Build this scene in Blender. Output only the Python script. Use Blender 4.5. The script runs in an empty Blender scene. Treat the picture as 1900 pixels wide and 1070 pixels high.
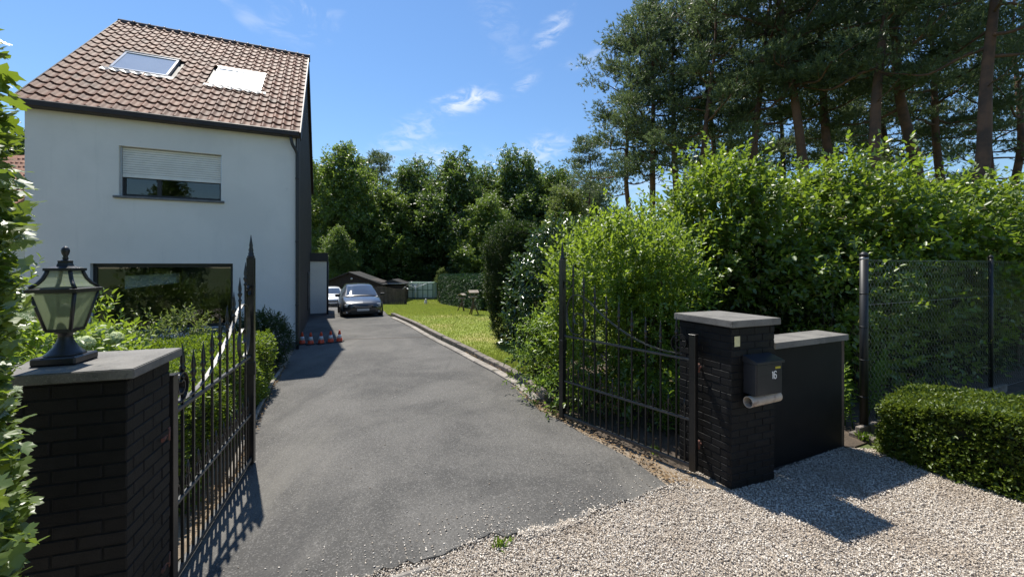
import bpy, bmesh, math, random
import numpy as np
from mathutils import Vector, Matrix

random.seed(7)
R = np.random.default_rng(11)
SC = bpy.context.scene
COL = SC.collection
rad = math.radians

# ------------------------------------------------------------------ camera
CAM_H, F, HOR = 2.3, 750.0, 491.0
cam_d = bpy.data.cameras.new('camera')
cam = bpy.data.objects.new('camera', cam_d)
COL.objects.link(cam)
cam.location = (0, 0, CAM_H)
cam.rotation_euler = (rad(90), 0, 0)
cam_d.sensor_width = 36.0
cam_d.lens = 36.0 * F / 1900.0
cam_d.shift_y = -(535.0 - HOR) / 1900.0
cam_d.clip_start = 0.05
cam_d.clip_end = 6000
SC.camera = cam

# ------------------------------------------------------------------ sky and sun
SUN_AZ, SUN_EL = (-0.580, 0.815), 62.0
world = bpy.data.worlds.new('World')
SC.world = world
world.use_nodes = True
wn, wl = world.node_tree.nodes, world.node_tree.links
wn.clear()
w_out = wn.new('ShaderNodeOutputWorld')
w_bg = wn.new('ShaderNodeBackground')
w_bg.inputs['Strength'].default_value = 0.10
sky = wn.new('ShaderNodeTexSky')
sky.sky_type = 'NISHITA'
sky.sun_disc = False
sky.sun_elevation = rad(SUN_EL)
sky.sun_rotation = math.atan2(SUN_AZ[0], SUN_AZ[1])
sky.air_density = 1.4
sky.dust_density = 0.0
sky.ozone_density = 10.0
w_tc = wn.new('ShaderNodeTexCoord')
w_map = wn.new('ShaderNodeMapping')
w_map.inputs['Scale'].default_value = (1.0, 1.0, 2.4)
w_map.inputs['Rotation'].default_value = (0.2, 0.35, 0.5)
wl.new(w_tc.outputs['Generated'], w_map.inputs['Vector'])


def w_noise(scale, detail, dist, loc):
    n = wn.new('ShaderNodeTexNoise')
    n.inputs['Scale'].default_value = scale
    n.inputs['Detail'].default_value = detail
    n.inputs['Roughness'].default_value = 0.62
    n.inputs['Distortion'].default_value = dist
    wl.new(w_map.outputs['Vector'], n.inputs['Vector'])
    return n


def w_math(op, a, b):
    m = wn.new('ShaderNodeMath')
    m.operation = op
    m.use_clamp = op in ('MULTIPLY', 'ADD')
    for i, x in enumerate((a, b)):
        if isinstance(x, (int, float)):
            m.inputs[i].default_value = x
        else:
            wl.new(x, m.inputs[i])
    return m.outputs[0]


def w_ramp(src, a, b):
    m = wn.new('ShaderNodeMapRange')
    m.interpolation_type = 'SMOOTHSTEP'
    m.inputs['From Min'].default_value = a
    m.inputs['From Max'].default_value = b
    wl.new(src, m.inputs['Value'])
    return m.outputs[0]


cl_a = w_ramp(w_noise(3.1, 3, 0.4, 0).outputs['Fac'], 0.56, 0.72)
cl_b = w_ramp(w_noise(9.0, 8, 0.9, 0).outputs['Fac'], 0.42, 0.72)
thin = w_math('MULTIPLY', w_math('MULTIPLY', cl_a, cl_b), 0.55)
# a few fair-weather wisps, each a soft patch of the same noise around one direction of the sky
wisp = None
w_warp = w_noise(11.0, 6, .5, 0)
for (px, py, size, amt, tilt) in ((866, 186, .062, .80, .2), (1022, 58, .055, .42, .7), (975, 156, .034, .38, .6), (752, 262, .085, .34, .6),
                                  (802, 300, .07, .62, .15), (990, 288, .085, .55, .4), (925, 304, .06, .35, .1), (1090, 112, .05, .22, .2), (930, 40, .10, .12, -1.0)):
    d = Vector(((px - 950) / F, 1.0, (HOR - py) / F)).normalized()
    sub = wn.new('ShaderNodeVectorMath')
    sub.operation = 'SUBTRACT'
    wl.new(w_tc.outputs['Generated'], sub.inputs[0])
    sub.inputs[1].default_value = d
    st_m = wn.new('ShaderNodeMapping')
    st_m.vector_type = 'TEXTURE'
    st_m.inputs['Rotation'].default_value = (0, -tilt, 0)
    st_m.inputs['Scale'].default_value = (1.7, 1.0, .62)
    wl.new(sub.outputs[0], st_m.inputs['Vector'])
    warp = wn.new('ShaderNodeVectorMath')
    warp.operation = 'MULTIPLY_ADD'
    wl.new(w_warp.outputs['Color'], warp.inputs[0])
    warp.inputs[1].default_value = (size * 1.3,) * 3
    wl.new(st_m.outputs[0], warp.inputs[2])
    off = wn.new('ShaderNodeVectorMath')
    off.operation = 'SUBTRACT'
    wl.new(warp.outputs[0], off.inputs[0])
    off.inputs[1].default_value = (size * .65,) * 3
    vm = wn.new('ShaderNodeVectorMath')
    vm.operation = 'LENGTH'
    wl.new(off.outputs[0], vm.inputs[0])
    m = wn.new('ShaderNodeMapRange')
    m.interpolation_type = 'SMOOTHERSTEP'
    m.inputs['From Min'].default_value = size
    m.inputs['From Max'].default_value = size * 0.05
    m.inputs['To Max'].default_value = amt
    wl.new(vm.outputs['Value'], m.inputs['Value'])
    wisp = m.outputs[0] if wisp is None else w_math('MAXIMUM', wisp, m.outputs[0])
wisp = w_math('MULTIPLY', wisp, w_ramp(w_noise(17.0, 9, 1.6, 0).outputs['Fac'], 0.36, 0.70))
cl = w_math('MAXIMUM', thin, wisp)
w_mix = wn.new('ShaderNodeMix')
w_mix.data_type = 'RGBA'
wl.new(cl, w_mix.inputs['Factor'])
wl.new(sky.outputs['Color'], w_mix.inputs[6])
w_mix.inputs[7].default_value = (7.2, 7.5, 7.9, 1)
wl.new(w_mix.outputs[2], w_bg.inputs['Color'])
wl.new(w_bg.outputs['Background'], w_out.inputs['Surface'])

sun_d = bpy.data.lights.new('sun', 'SUN')
sun = bpy.data.objects.new('sun', sun_d)
COL.objects.link(sun)
sun_d.energy = 5.0
sun_d.angle = rad(0.55)
sun_d.color = (1.0, 0.95, 0.86)
_el = rad(SUN_EL)
SUNDIR = Vector((SUN_AZ[0] * math.cos(_el), SUN_AZ[1] * math.cos(_el), math.sin(_el))).normalized()
sun.rotation_euler = SUNDIR.to_track_quat('Z', 'Y').to_euler()
sun.location = (-8, 10, 30)

vs = SC.view_settings
vs.view_transform = 'Standard'
vs.look = 'None'
vs.exposure = 0.55
vs.gamma = 1.0
vs.use_curve_mapping = False


# ------------------------------------------------------------------ helpers
def gz(Y):
    """terrain: level near the gate, falling gently towards the back of the garden"""
    if Y <= 18: return 0.0
    if Y >= 38: return -1.5
    return -0.075 * (Y - 18)


def G(px, py, z=None):
    """photograph pixel -> point on the ground (or on a level plane z)"""
    k = (py - HOR) / F
    if z is not None:
        Y = (CAM_H - z) / k
        return (px - 950) / F * Y, Y, z
    Y = CAM_H / k
    if Y > 18:
        Y = (CAM_H - 1.35) / (k - 0.075) if k > 0.0751 else 99
        if Y > 38 or Y < 18: Y = 3.8 / k
    return (px - 950) / F * Y, Y, gz(Y)


def at(px, py, Y):
    return Vector(((px - 950) / F * Y, Y, CAM_H + (HOR - py) / F * Y))


def tag(o, label=None, cat=None, group=None, kind=None):
    if label: o['label'] = label
    if cat: o['category'] = cat
    if group: o['group'] = group
    if kind: o['kind'] = kind
    return o


def empty(name, loc, label=None, cat=None, group=None):
    o = bpy.data.objects.new(name, None)
    o.empty_display_size = 0.2
    COL.objects.link(o)
    o.location = loc
    return tag(o, label, cat, group)


def attach(o, parent):
    """parent while keeping vertices in world space; roots are plain translated empties"""
    if parent is not None:
        o.parent = parent
        if parent.parent is None:
            o.matrix_parent_inverse = Matrix.Translation(-Vector(parent.location))
    return o


def link_mesh(name, me, mats, parent=None):
    o = bpy.data.objects.new(name, me)
    for m in (mats if isinstance(mats, (list, tuple)) else [mats]):
        if m and len(me.materials) < (len(mats) if isinstance(mats, (list, tuple)) else 1):
            me.materials.append(m)
    COL.objects.link(o)
    return attach(o, parent)


def np_mesh(name, V, Fc, smooth=False):
    V = np.asarray(V, dtype=np.float32)
    Fc = np.asarray(Fc, dtype=np.int32)
    me = bpy.data.meshes.new(name)
    n, k = Fc.shape
    me.vertices.add(len(V))
    me.vertices.foreach_set('co', V.ravel())
    me.loops.add(n * k)
    me.loops.foreach_set('vertex_index', Fc.ravel())
    me.polygons.add(n)
    me.polygons.foreach_set('loop_start', np.arange(0, n * k, k, dtype=np.int32))
    me.polygons.foreach_set('loop_total', np.full(n, k, dtype=np.int32))
    if smooth:
        me.polygons.foreach_set('use_smooth', np.ones(n, dtype=bool))
    me.update(calc_edges=True)
    return me


def rotz(a):
    return Matrix.Rotation(a, 3, 'Z')


class MB:
    """collects shapes, builds one mesh object"""

    def __init__(s):
        s.v, s.f, s.sm = [], [], []

    def add(s, verts, faces, smooth=False):
        b = len(s.v)
        s.v += [tuple(p) for p in verts]
        s.f += [tuple(b + i for i in f) for f in faces]
        s.sm += [smooth] * len(faces)
        return s

    def box(s, c, size, rot=None, bev=0.0, seg=1):
        c = Vector(c)
        hx, hy, hz = size[0] / 2, size[1] / 2, size[2] / 2
        if bev > 0:
            bm = bmesh.new()
            bmesh.ops.create_cube(bm, size=1.0)
            for q in bm.verts:
                q.co = Vector((q.co.x * size[0], q.co.y * size[1], q.co.z * size[2]))
            bmesh.ops.bevel(bm, geom=bm.edges[:], offset=bev, segments=seg, affect='EDGES', profile=0.5)
            vs_ = [q.co.copy() for q in bm.verts]
            bm.verts.index_update()
            fs_ = [[q.index for q in f.verts] for f in bm.faces]
            bm.free()
        else:
            vs_ = [Vector((x, y, z)) for z in (-hz, hz) for y in (-hy, hy) for x in (-hx, hx)]
            fs_ = [(0, 2, 3, 1), (4, 5, 7, 6), (0, 1, 5, 4), (2, 6, 7, 3), (0, 4, 6, 2), (1, 3, 7, 5)]
        if rot is not None:
            vs_ = [rot @ q for q in vs_]
        return s.add([q + c for q in vs_], fs_)

    def prism(s, poly, z0, z1):
        n = len(poly)
        a = sum(poly[i][0] * poly[(i + 1) % n][1] - poly[(i + 1) % n][0] * poly[i][1] for i in range(n))
        if a < 0: poly = poly[::-1]
        vv = [(p[0], p[1], z0) for p in poly] + [(p[0], p[1], z1) for p in poly]
        ff = [tuple(range(n - 1, -1, -1)), tuple(range(n, 2 * n))]
        ff += [(i, (i + 1) % n, n + (i + 1) % n, n + i) for i in range(n)]
        return s.add(vv, ff)

    def tube(s, pts, radii, sides=8, cap=True, smooth=True):
        pts = [Vector(p) for p in pts]
        if not isinstance(radii, (list, tuple)): radii = [radii] * len(pts)
        b = []
        prev = None
        for i, p in enumerate(pts):
            t = (pts[min(i + 1, len(pts) - 1)] - pts[max(i - 1, 0)])
            t = t.normalized() if t.length > 1e-9 else Vector((0, 0, 1))
            if prev is None:
                prev = t.orthogonal().normalized()
            x = (prev - t * prev.dot(t))
            x = x.normalized() if x.length > 1e-6 else t.orthogonal().normalized()
            prev = x
            y = t.cross(x)
            for k in range(sides):
                a = 2 * math.pi * k / sides
                b.append(p + (x * math.cos(a) + y * math.sin(a)) * radii[i])
        ff = []
        for i in range(len(pts) - 1):
            for k in range(sides):
                k2 = (k + 1) % sides
                ff.append((i * sides + k, i * sides + k2, (i + 1) * sides + k2, (i + 1) * sides + k))
        base = len(s.v)
        s.add(b, ff, smooth)
        if cap:
            n = len(pts)
            s.f.append(tuple(base + k for k in range(sides - 1, -1, -1)))
            s.f.append(tuple(base + (n - 1) * sides + k for k in range(sides)))
            s.sm += [False, False]
        return s

    def lathe(s, prof, c, sides=16, rot=None, smooth=True, phase=0.0, sq=(1, 1)):
        """prof: list of (radius, height)"""
        c = Vector(c)
        b = []
        for r, z in prof:
            for k in range(sides):
                a = 2 * math.pi * k / sides + phase
                q = Vector((r * math.cos(a) * sq[0], r * math.sin(a) * sq[1], z))
                b.append((rot @ q if rot else q) + c)
        ff = []
        for i in range(len(prof) - 1):
            for k in range(sides):
                k2 = (k + 1) % sides
                ff.append((i * sides + k, i * sides + k2, (i + 1) * sides + k2, (i + 1) * sides + k))
        base = len(s.v)
        s.add(b, ff, smooth)
        n = len(prof)
        s.f.append(tuple(base + k for k in range(sides - 1, -1, -1)))
        s.f.append(tuple(base + (n - 1) * sides + k for k in range(sides)))
        s.sm += [False, False]
        return s

    def ribbon(s, pts, nrm, width, thick):
        """flat bar bent along pts, its width lying along nrm"""
        pts = [Vector(p) for p in pts]
        nrm = Vector(nrm).normalized()
        b = []
        for i, p in enumerate(pts):
            t = (pts[min(i + 1, len(pts) - 1)] - pts[max(i - 1, 0)]).normalized()
            m = t.cross(nrm).normalized()
            for sx, sy in ((-1, -1), (1, -1), (1, 1), (-1, 1)):
                b.append(p + nrm * (sx * width / 2) + m * (sy * thick / 2))
        ff = []
        n = len(pts)
        for i in range(n - 1):
            for k in range(4):
                ff.append((i * 4 + k, i * 4 + (k + 1) % 4, (i + 1) * 4 + (k + 1) % 4, (i + 1) * 4 + k))
        ff += [(3, 2, 1, 0), tuple((n - 1) * 4 + k for k in range(4))]
        return s.add(b, ff)

    def mesh(s, name='mesh'):
        me = bpy.data.meshes.new(name)
        me.from_pydata(s.v, [], s.f)
        me.polygons.foreach_set('use_smooth', s.sm)
        me.update()
        return me

    def build(s, name, mat, parent=None, recalc=True):
        me = s.mesh(name)
        if recalc:
            bm = bmesh.new()
            bm.from_mesh(me)
            bmesh.ops.recalc_face_normals(bm, faces=bm.faces[:])
            bm.to_mesh(me)
            bm.free()
        return link_mesh(name, me, mat, parent)


def inst(name, me, mtx, parent, mat=None):
    o = bpy.data.objects.new(name, me)
    if mat and not me.materials: me.materials.append(mat)
    COL.objects.link(o)
    o.matrix_basis = mtx
    return attach(o, parent)


def copy_tree(o, parent=None):
    c = o.copy()
    COL.objects.link(c)
    if parent is not None:
        c.parent = parent
        c.matrix_parent_inverse = o.matrix_parent_inverse.copy()
    for ch in [x for x in bpy.data.objects if x.parent == o]:
        copy_tree(ch, c)
    return c


def catmull(pts, n=8):
    pts = [Vector(p) for p in pts]
    out = []
    for i in range(len(pts) - 1):
        p0, p1, p2, p3 = pts[max(i - 1, 0)], pts[i], pts[i + 1], pts[min(i + 2, len(pts) - 1)]
        for k in range(n):
            t = k / n
            out.append(0.5 * ((2 * p1) + (p2 - p0) * t + (2 * p0 - 5 * p1 + 4 * p2 - p3) * t * t + (3 * p1 - p0 - 3 * p2 + p3) * t ** 3))
    out.append(pts[-1])
    return out


# ------------------------------------------------------------------ materials
def c4(c):
    return (c[0], c[1], c[2], 1.0)


def new_mat(name):
    m = bpy.data.materials.new(name)
    m.use_nodes = True
    n = m.node_tree.nodes
    p = n.get('Principled BSDF')
    return m, n, m.node_tree.links, p


def add_noise(n, l, scale, detail=4, rough=0.55, vec=None, dist=0.0):
    t = n.new('ShaderNodeTexNoise')
    t.inputs['Scale'].default_value = scale
    t.inputs['Detail'].default_value = detail
    t.inputs['Roughness'].default_value = rough
    t.inputs['Distortion'].default_value = dist
    if vec is not None: l.new(vec, t.inputs['Vector'])
    return t.outputs['Fac']


def mixc(n, l, fac, a, b, mode='MIX'):
    m = n.new('ShaderNodeMix')
    m.data_type = 'RGBA'
    m.blend_type = mode
    for sock, val in ((0, fac), (6, a), (7, b)):
        if isinstance(val, (int, float)):
            m.inputs[sock].default_value = val
        elif isinstance(val, (tuple, list)):
            m.inputs[sock].default_value = c4(val)
        else:
            l.new(val, m.inputs[sock])
    return m.outputs[2]


def ramp(n, l, src, a, b, lo=0.0, hi=1.0):
    m = n.new('ShaderNodeMapRange')
    m.interpolation_type = 'SMOOTHSTEP'
    m.inputs['From Min'].default_value = a
    m.inputs['From Max'].default_value = b
    m.inputs['To Min'].default_value = lo
    m.inputs['To Max'].default_value = hi
    l.new(src, m.inputs['Value'])
    return m.outputs[0]


def surf(name, c1, c2=None, scale=6.0, rough=0.7, metal=0.0, bump=0.0, bscale=None, fine=None, lo=0.35, hi=0.65,
         spec=0.5, rand=0.0, spots=None, coat=0.0):
    """general procedural surface: two tones of world-space noise, optional fine speckle, spots and relief"""
    m, n, l, p = new_mat(name)
    g = n.new('ShaderNodeNewGeometry')
    pos = g.outputs['Position']
    col = None
    if c2 is None: c2 = tuple(x * 0.8 for x in c1)
    col = mixc(n, l, ramp(n, l, add_noise(n, l, scale, 6, 0.6, pos), lo, hi), c1, c2)
    if fine:
        fs, fa, fc = fine
        col = mixc(n, l, ramp(n, l, add_noise(n, l, fs, 2, 0.5, pos), 0.52, 0.70, 0, fa), col, fc)
    if spots:
        ss, sa, sb, scol = spots
        col = mixc(n, l, ramp(n, l, add_noise(n, l, ss, 5, 0.65, pos), sa, sb), col, scol)
    if rand:
        oi = n.new('ShaderNodeObjectInfo')
        mr = n.new('ShaderNodeMapRange')
        mr.inputs['To Min'].default_value = 1 - rand
        mr.inputs['To Max'].default_value = 1 + rand
        l.new(oi.outputs['Random'], mr.inputs['Value'])
        cm = n.new('ShaderNodeVectorMath')
        cm.operation = 'SCALE'
        l.new(col, cm.inputs[0])
        l.new(mr.outputs[0], cm.inputs['Scale'])
        col = cm.outputs[0]
    l.new(col, p.inputs['Base Color'])
    p.inputs['Roughness'].default_value = rough
    p.inputs['Metallic'].default_value = metal
    p.inputs['Specular IOR Level'].default_value = spec
    p.inputs['Coat Weight'].default_value = coat
    if bump:
        b = n.new('ShaderNodeBump')
        b.inputs['Strength'].default_value = bump
        b.inputs['Distance'].default_value = 0.01
        l.new(add_noise(n, l, bscale or scale * 8, 5, 0.6, pos), b.inputs['Height'])
        l.new(b.outputs['Normal'], p.inputs['Normal'])
    return m


def leaf_mat(name, dark, light, trans=None, tfac=0.4, rough=0.42, spec=0.5, old=None):
    """two-sided leaf: each leaf (mesh island) its own tone, light passing through"""
    m, n, l, p = new_mat(name)
    g = n.new('ShaderNodeNewGeometry')
    rv = g.outputs['Random Per Island']
    col = mixc(n, l, rv, dark, light)
    big = ramp(n, l, add_noise(n, l, 1.3, 3, 0.5, g.outputs['Position']), 0.3, 0.7)
    col = mixc(n, l, big, col, mixc(n, l, 0.6, col, light))
    if old:
        col = mixc(n, l, ramp(n, l, rv, 0.93, 0.96), col, old)
    l.new(col, p.inputs['Base Color'])
    p.inputs['Roughness'].default_value = rough
    p.inputs['Specular IOR Level'].default_value = spec
    tr = n.new('ShaderNodeBsdfTranslucent')
    tc = trans or tuple(min(1, x * 2.2) for x in light)
    l.new(mixc(n, l, rv, tuple(x * .7 for x in tc), tc), tr.inputs['Color'])
    mx = n.new('ShaderNodeMixShader')
    mx.inputs[0].default_value = tfac
    l.new(p.outputs[0], mx.inputs[1])
    l.new(tr.outputs[0], mx.inputs[2])
    out = n.get('Material Output')
    l.new(mx.outputs[0], out.inputs['Surface'])
    return m


def glass_mat(name, tint=(0.75, 0.8, 0.8), refl=1.0, rough=0.01, ior=1.5):
    m, n, l, p = new_mat(name)
    n.remove(p)
    fr = n.new('ShaderNodeFresnel')
    fr.inputs['IOR'].default_value = ior
    mul = n.new('ShaderNodeMath')
    mul.operation = 'MULTIPLY'
    mul.use_clamp = True
    mul.inputs[1].default_value = 2.0 * refl
    l.new(fr.outputs[0], mul.inputs[0])
    tr = n.new('ShaderNodeBsdfTransparent')
    tr.inputs['Color'].default_value = c4(tint)
    gl = n.new('ShaderNodeBsdfGlossy')
    gl.inputs['Roughness'].default_value = rough
    mx = n.new('ShaderNodeMixShader')
    l.new(mul.outputs[0], mx.inputs[0])
    l.new(tr.outputs[0], mx.inputs[1])
    l.new(gl.outputs[0], mx.inputs[2])
    l.new(mx.outputs[0], n.get('Material Output').inputs['Surface'])
    return m


M = {}
M['stucco'] = surf('white_stucco', (.80, .775, .73), (.74, .72, .68), scale=.7, rough=.9, bump=.25, bscale=160, spec=.2,
                   spots=(1.7, .66, .8, (.55, .56, .55)))


def streak_stucco():
    m = M['stucco']
    n, l = m.node_tree.nodes, m.node_tree.links
    p = n.get('Principled BSDF')
    src = p.inputs['Base Color'].links[0].from_socket
    g = n.new('ShaderNodeNewGeometry')
    mp = n.new('ShaderNodeMapping')
    mp.inputs['Scale'].default_value = (2.6, 2.6, .22)
    l.new(g.outputs['Position'], mp.inputs['Vector'])
    st = ramp(n, l, add_noise(n, l, 1.5, 6, .65, mp.outputs[0]), .55, .78, 0, .30)
    col = mixc(n, l, st, src, (.50, .51, .48))
    mp2 = n.new('ShaderNodeMapping')
    mp2.inputs['Scale'].default_value = (1, 1, .5)
    l.new(g.outputs['Position'], mp2.inputs['Vector'])
    col = mixc(n, l, ramp(n, l, add_noise(n, l, .9, 7, .7, mp2.outputs[0]), .5, .74, 0, .25), col, (.58, .585, .56))
    l.new(col, p.inputs['Base Color'])


streak_stucco()
M['plinth'] = surf('grey_plinth', (.16, .16, .165), (.11, .11, .115), scale=3, rough=.85, bump=.3, bscale=90)
M['cladding'] = surf('brown_cladding', (.070, .058, .054), (.052, .044, .042), scale=2, rough=.75, bump=.2)
M['dark_metal'] = surf('anthracite_metal', (.022, .023, .026), (.03, .03, .033), scale=9, rough=.42, metal=.0)
M['trim_brown'] = surf('dark_brown_trim', (.022, .016, .014), (.032, .024, .02), scale=5, rough=.6)
M['tile'] = surf('clay_roof_tile', (.215, .09, .05), (.145, .06, .036), scale=2.3, rough=.66, bump=.3, bscale=70, rand=.17, spec=.16,
                 spots=(2.1, .55, .78, (.085, .068, .05)), fine=(38, .45, (.27, .165, .115)))
M['ridge'] = surf('dark_ridge_tile', (.085, .06, .052), (.05, .04, .036), scale=6, rough=.6, rand=.2, bump=.2)
M['orange_tile'] = surf('orange_roof_tile', (.42, .19, .10), (.30, .13, .075), scale=3, rough=.7, rand=.15, bump=.2)
M['lead'] = surf('lead_flashing', (.30, .29, .28), (.2, .2, .2), scale=8, rough=.55, bump=.3)
M['alu'] = surf('pale_aluminium', (.55, .56, .58), (.48, .49, .5), scale=9, rough=.3, metal=.6)
M['blind'] = surf('white_blind', (.8, .81, .82), (.75, .76, .78), scale=6, rough=.35)
M['glass'] = glass_mat('window_glass', (.62, .68, .66), 1.0)
M['skyglass'] = surf('roof_window_sky_reflection', (.42, .46, .52), (.39, .43, .49), scale=2, rough=.12, spec=1.0, coat=.5)  # sky reflection put into the pane as a pale blue-grey base
M['skyglare'] = surf('roof_window_sun_glare', (.82, .82, .80), (.78, .78, .77), scale=2, rough=.16, spec=1.0, coat=.5)  # sun glare on the pane painted as a near-white base
M['shutter'] = surf('cream_shutter', (.80, .79, .74), (.74, .73, .68), scale=4, rough=.5)
M['sill'] = surf('bluestone_sill', (.17, .175, .18), (.12, .125, .13), scale=12, rough=.6)
M['frame_dark'] = surf('dark_window_frame', (.015, .015, .016), (.02, .02, .02), scale=9, rough=.45)
M['room'] = surf('room_plaster', (.16, .15, .13), (.13, .12, .11), scale=2, rough=.9)
M['curtain'] = surf('room_curtain', (.05, .048, .045), (.035, .034, .032), scale=3, rough=.9)
M['brick'] = surf('black_painted_brick', (.0055, .0055, .006), (.0085, .0085, .009), scale=14, rough=.62, spec=.25, rand=.3, bump=.5, bscale=120,
                  spots=(26, .66, .78, (.022, .021, .020)))
M['mortar'] = surf('black_painted_mortar', (.0105, .0105, .011), (.007, .007, .0075), scale=18, spec=.25, rough=.75, bump=.5, bscale=150)
M['black_render'] = surf('black_painted_render', (.0055, .0055, .006), (.008, .008, .0085), scale=5, spec=.22, rough=.65, bump=.3, bscale=90)
M['capstone'] = surf('weathered_bluestone_cap', (.19, .18, .162), (.125, .118, .108), scale=3.5, rough=.8, bump=.35, bscale=80,
                     fine=(140, .5, (.26, .25, .23)), spots=(9, .58, .72, (.07, .07, .062)))
M['iron'] = surf('black_wrought_iron', (.009, .009, .0095), (.014, .0135, .0135), scale=20, rough=.32, spec=.6, bump=.1, bscale=200)
M['iron_dusty_lit'] = surf('dusty_highlit_iron', (.055, .054, .052), (.03, .03, .029), scale=16, rough=.42, spec=.8, bump=.15, bscale=200)  # paler than the bars: dust, plus sun highlight put into the colour
M['rust'] = surf('rusty_hinge', (.17, .06, .04), (.06, .035, .03), scale=30, rough=.8, bump=.4)
M['lamp_glass'] = leaf_mat('frosted_lamp_glass', (.16, .18, .14), (.18, .20, .15), (.62, .68, .50), .6, rough=.3)


def clear_part(m, share):
    """let part of the light straight through a pane"""
    n, l = m.node_tree.nodes, m.node_tree.links
    out = n.get('Material Output')
    src = out.inputs['Surface'].links[0].from_socket
    tr = n.new('ShaderNodeBsdfTransparent')
    tr.inputs['Color'].default_value = (.86, .9, .84, 1)
    mx = n.new('ShaderNodeMixShader')
    mx.inputs[0].default_value = share
    l.new(src, mx.inputs[1])
    l.new(tr.outputs[0], mx.inputs[2])
    l.new(mx.outputs[0], out.inputs['Surface'])


clear_part(M['lamp_glass'], .38)
M['frosted'] = leaf_mat('added_frosted_window', (.5, .55, .58), (.5, .55, .58), (.8, .85, .9), .6, rough=.3)
M['lamp_black'] = surf('black_cast_lamp', (.014, .015, .018), (.02, .021, .025), scale=14, rough=.38, bump=.15, bscale=160)
M['mail'] = surf('anthracite_mailbox', (.021, .023, .029), (.026, .028, .034), scale=6, rough=.38)
M['white_print'] = surf('white_number', (.8, .8, .8), (.75, .75, .75), scale=6, rough=.6)
M['yellow_print'] = surf('yellow_label', (.55, .47, .03), (.42, .36, .03), scale=90, rough=.6)
M['cream_label'] = surf('cream_paper_label', (.72, .66, .36), (.62, .58, .34), scale=20, rough=.7)
M['tube'] = surf('weathered_beige_pipe', (.50, .43, .34), (.40, .33, .27), scale=9, rough=.6, spots=(14, .56, .68, (.26, .19, .16)))
M['asphalt'] = None
M['earth'] = surf('garden_soil', (.085, .062, .044), (.05, .038, .028), scale=3, rough=.95, bump=.8, bscale=30, fine=(60, .6, (.17, .13, .09)))
M['litter'] = surf('dry_soil_and_litter', (.24, .19, .135), (.15, .115, .08), scale=4, rough=.95, bump=.8, bscale=40, fine=(70, .7, (.34, .28, .2)))
M['lawn'] = surf('lawn_turf', (.20, .25, .035), (.33, .29, .10), scale=.55, rough=.95, bump=.9, bscale=60, fine=(45, .5, (.11, .16, .025)), lo=.42, hi=.7)
M['meadow'] = surf('meadow_ground', (.06, .10, .02), (.10, .105, .035), scale=.4, rough=.95, bump=.8, bscale=40, fine=(25, .6, (.035, .06, .015)))
M['gravel_bed'] = surf('gravel_bed', (.38, .325, .265), (.29, .245, .20), scale=2.2, rough=.95, bump=1.0, bscale=70, fine=(85, .8, (.12, .10, .085)))
M['concrete'] = surf('old_concrete_edging', (.30, .27, .235), (.20, .18, .155), scale=5, rough=.9, bump=.5, bscale=60, fine=(80, .5, (.38, .35, .3)),
                     spots=(6, .58, .7, (.10, .095, .07)), rand=.12)
M['kerb'] = surf('mossy_kerb_stone', (.22, .19, .165), (.13, .11, .095), scale=6, rough=.95, bump=.7, bscale=55, fine=(70, .6, (.31, .28, .25)),
                 spots=(5, .55, .68, (.06, .06, .035)), rand=.18)
M['bark'] = surf('brown_bark', (.075, .055, .04), (.04, .03, .024), scale=5, rough=.95, bump=1.0, bscale=22)
M['pine_bark'] = surf('orange_pine_bark', (.15, .078, .048), (.075, .046, .034), scale=2.2, rough=.9, bump=1.0, bscale=18)
M['twig'] = surf('twig_bark', (.10, .075, .05), (.06, .045, .03), scale=8, rough=.9)
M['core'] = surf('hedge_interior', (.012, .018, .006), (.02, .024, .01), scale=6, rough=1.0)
M['cone_red'] = surf('cone_orange_plastic', (.80, .095, .03), (.72, .08, .03), scale=8, rough=.45)
M['cone_white'] = surf('cone_white_band', (.74, .74, .74), (.66, .66, .66), scale=15, rough=.35)
M['rubber'] = surf('black_rubber', (.02, .02, .02), (.03, .03, .03), scale=12, rough=.75)
M['car_dark'] = surf('dark_grey_car_paint', (.045, .048, .055), (.042, .045, .05), scale=2, rough=.28, coat=1.0, metal=.3)
M['car_white'] = surf('white_car_paint', (.72, .73, .74), (.70, .71, .72), scale=2, rough=.3, coat=1.0)
M['car_glass'] = surf('car_glass', (.05, .06, .075), (.045, .055, .07), scale=2, rough=.04, spec=1.0, coat=1.0)
M['car_trim'] = surf('black_car_trim', (.012, .012, .013), (.016, .016, .017), scale=5, rough=.5)
M['chrome'] = surf('car_chrome', (.6, .6, .62), (.55, .55, .57), scale=5, rough=.15, metal=1.0)
M['headlamp'] = surf('headlamp_lens', (.55, .58, .62), (.45, .48, .52), scale=20, rough=.08, coat=1.0)
M['plate'] = surf('number_plate', (.62, .60, .58), (.58, .56, .55), scale=5, rough=.5)
M['shed'] = surf('dark_brown_shed_boards', (.028, .019, .016), (.02, .014, .012), scale=4, rough=.8, bump=.3)
M['fence_wood'] = surf('grey_brown_fence_wood', (.10, .078, .058), (.065, .052, .04), scale=3, rough=.85, bump=.4, rand=.2)
M['green_frame'] = surf('green_greenhouse_frame', (.03, .10, .065), (.025, .085, .055), scale=4, rough=.5)
M['house_glass'] = surf('milky_greenhouse_glass', (.42, .52, .50), (.34, .44, .42), scale=1.5, rough=.2, spec=.8)
M['log'] = surf('peeled_log_wood', (.12, .085, .06), (.075, .052, .038), scale=7, rough=.85, bump=.5)
M['board'] = surf('weathered_board', (.34, .29, .23), (.24, .2, .16), scale=7, rough=.85, bump=.3)
M['post'] = surf('dark_fence_post', (.009, .010, .011), (.013, .014, .015), scale=9, rough=.5)
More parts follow.
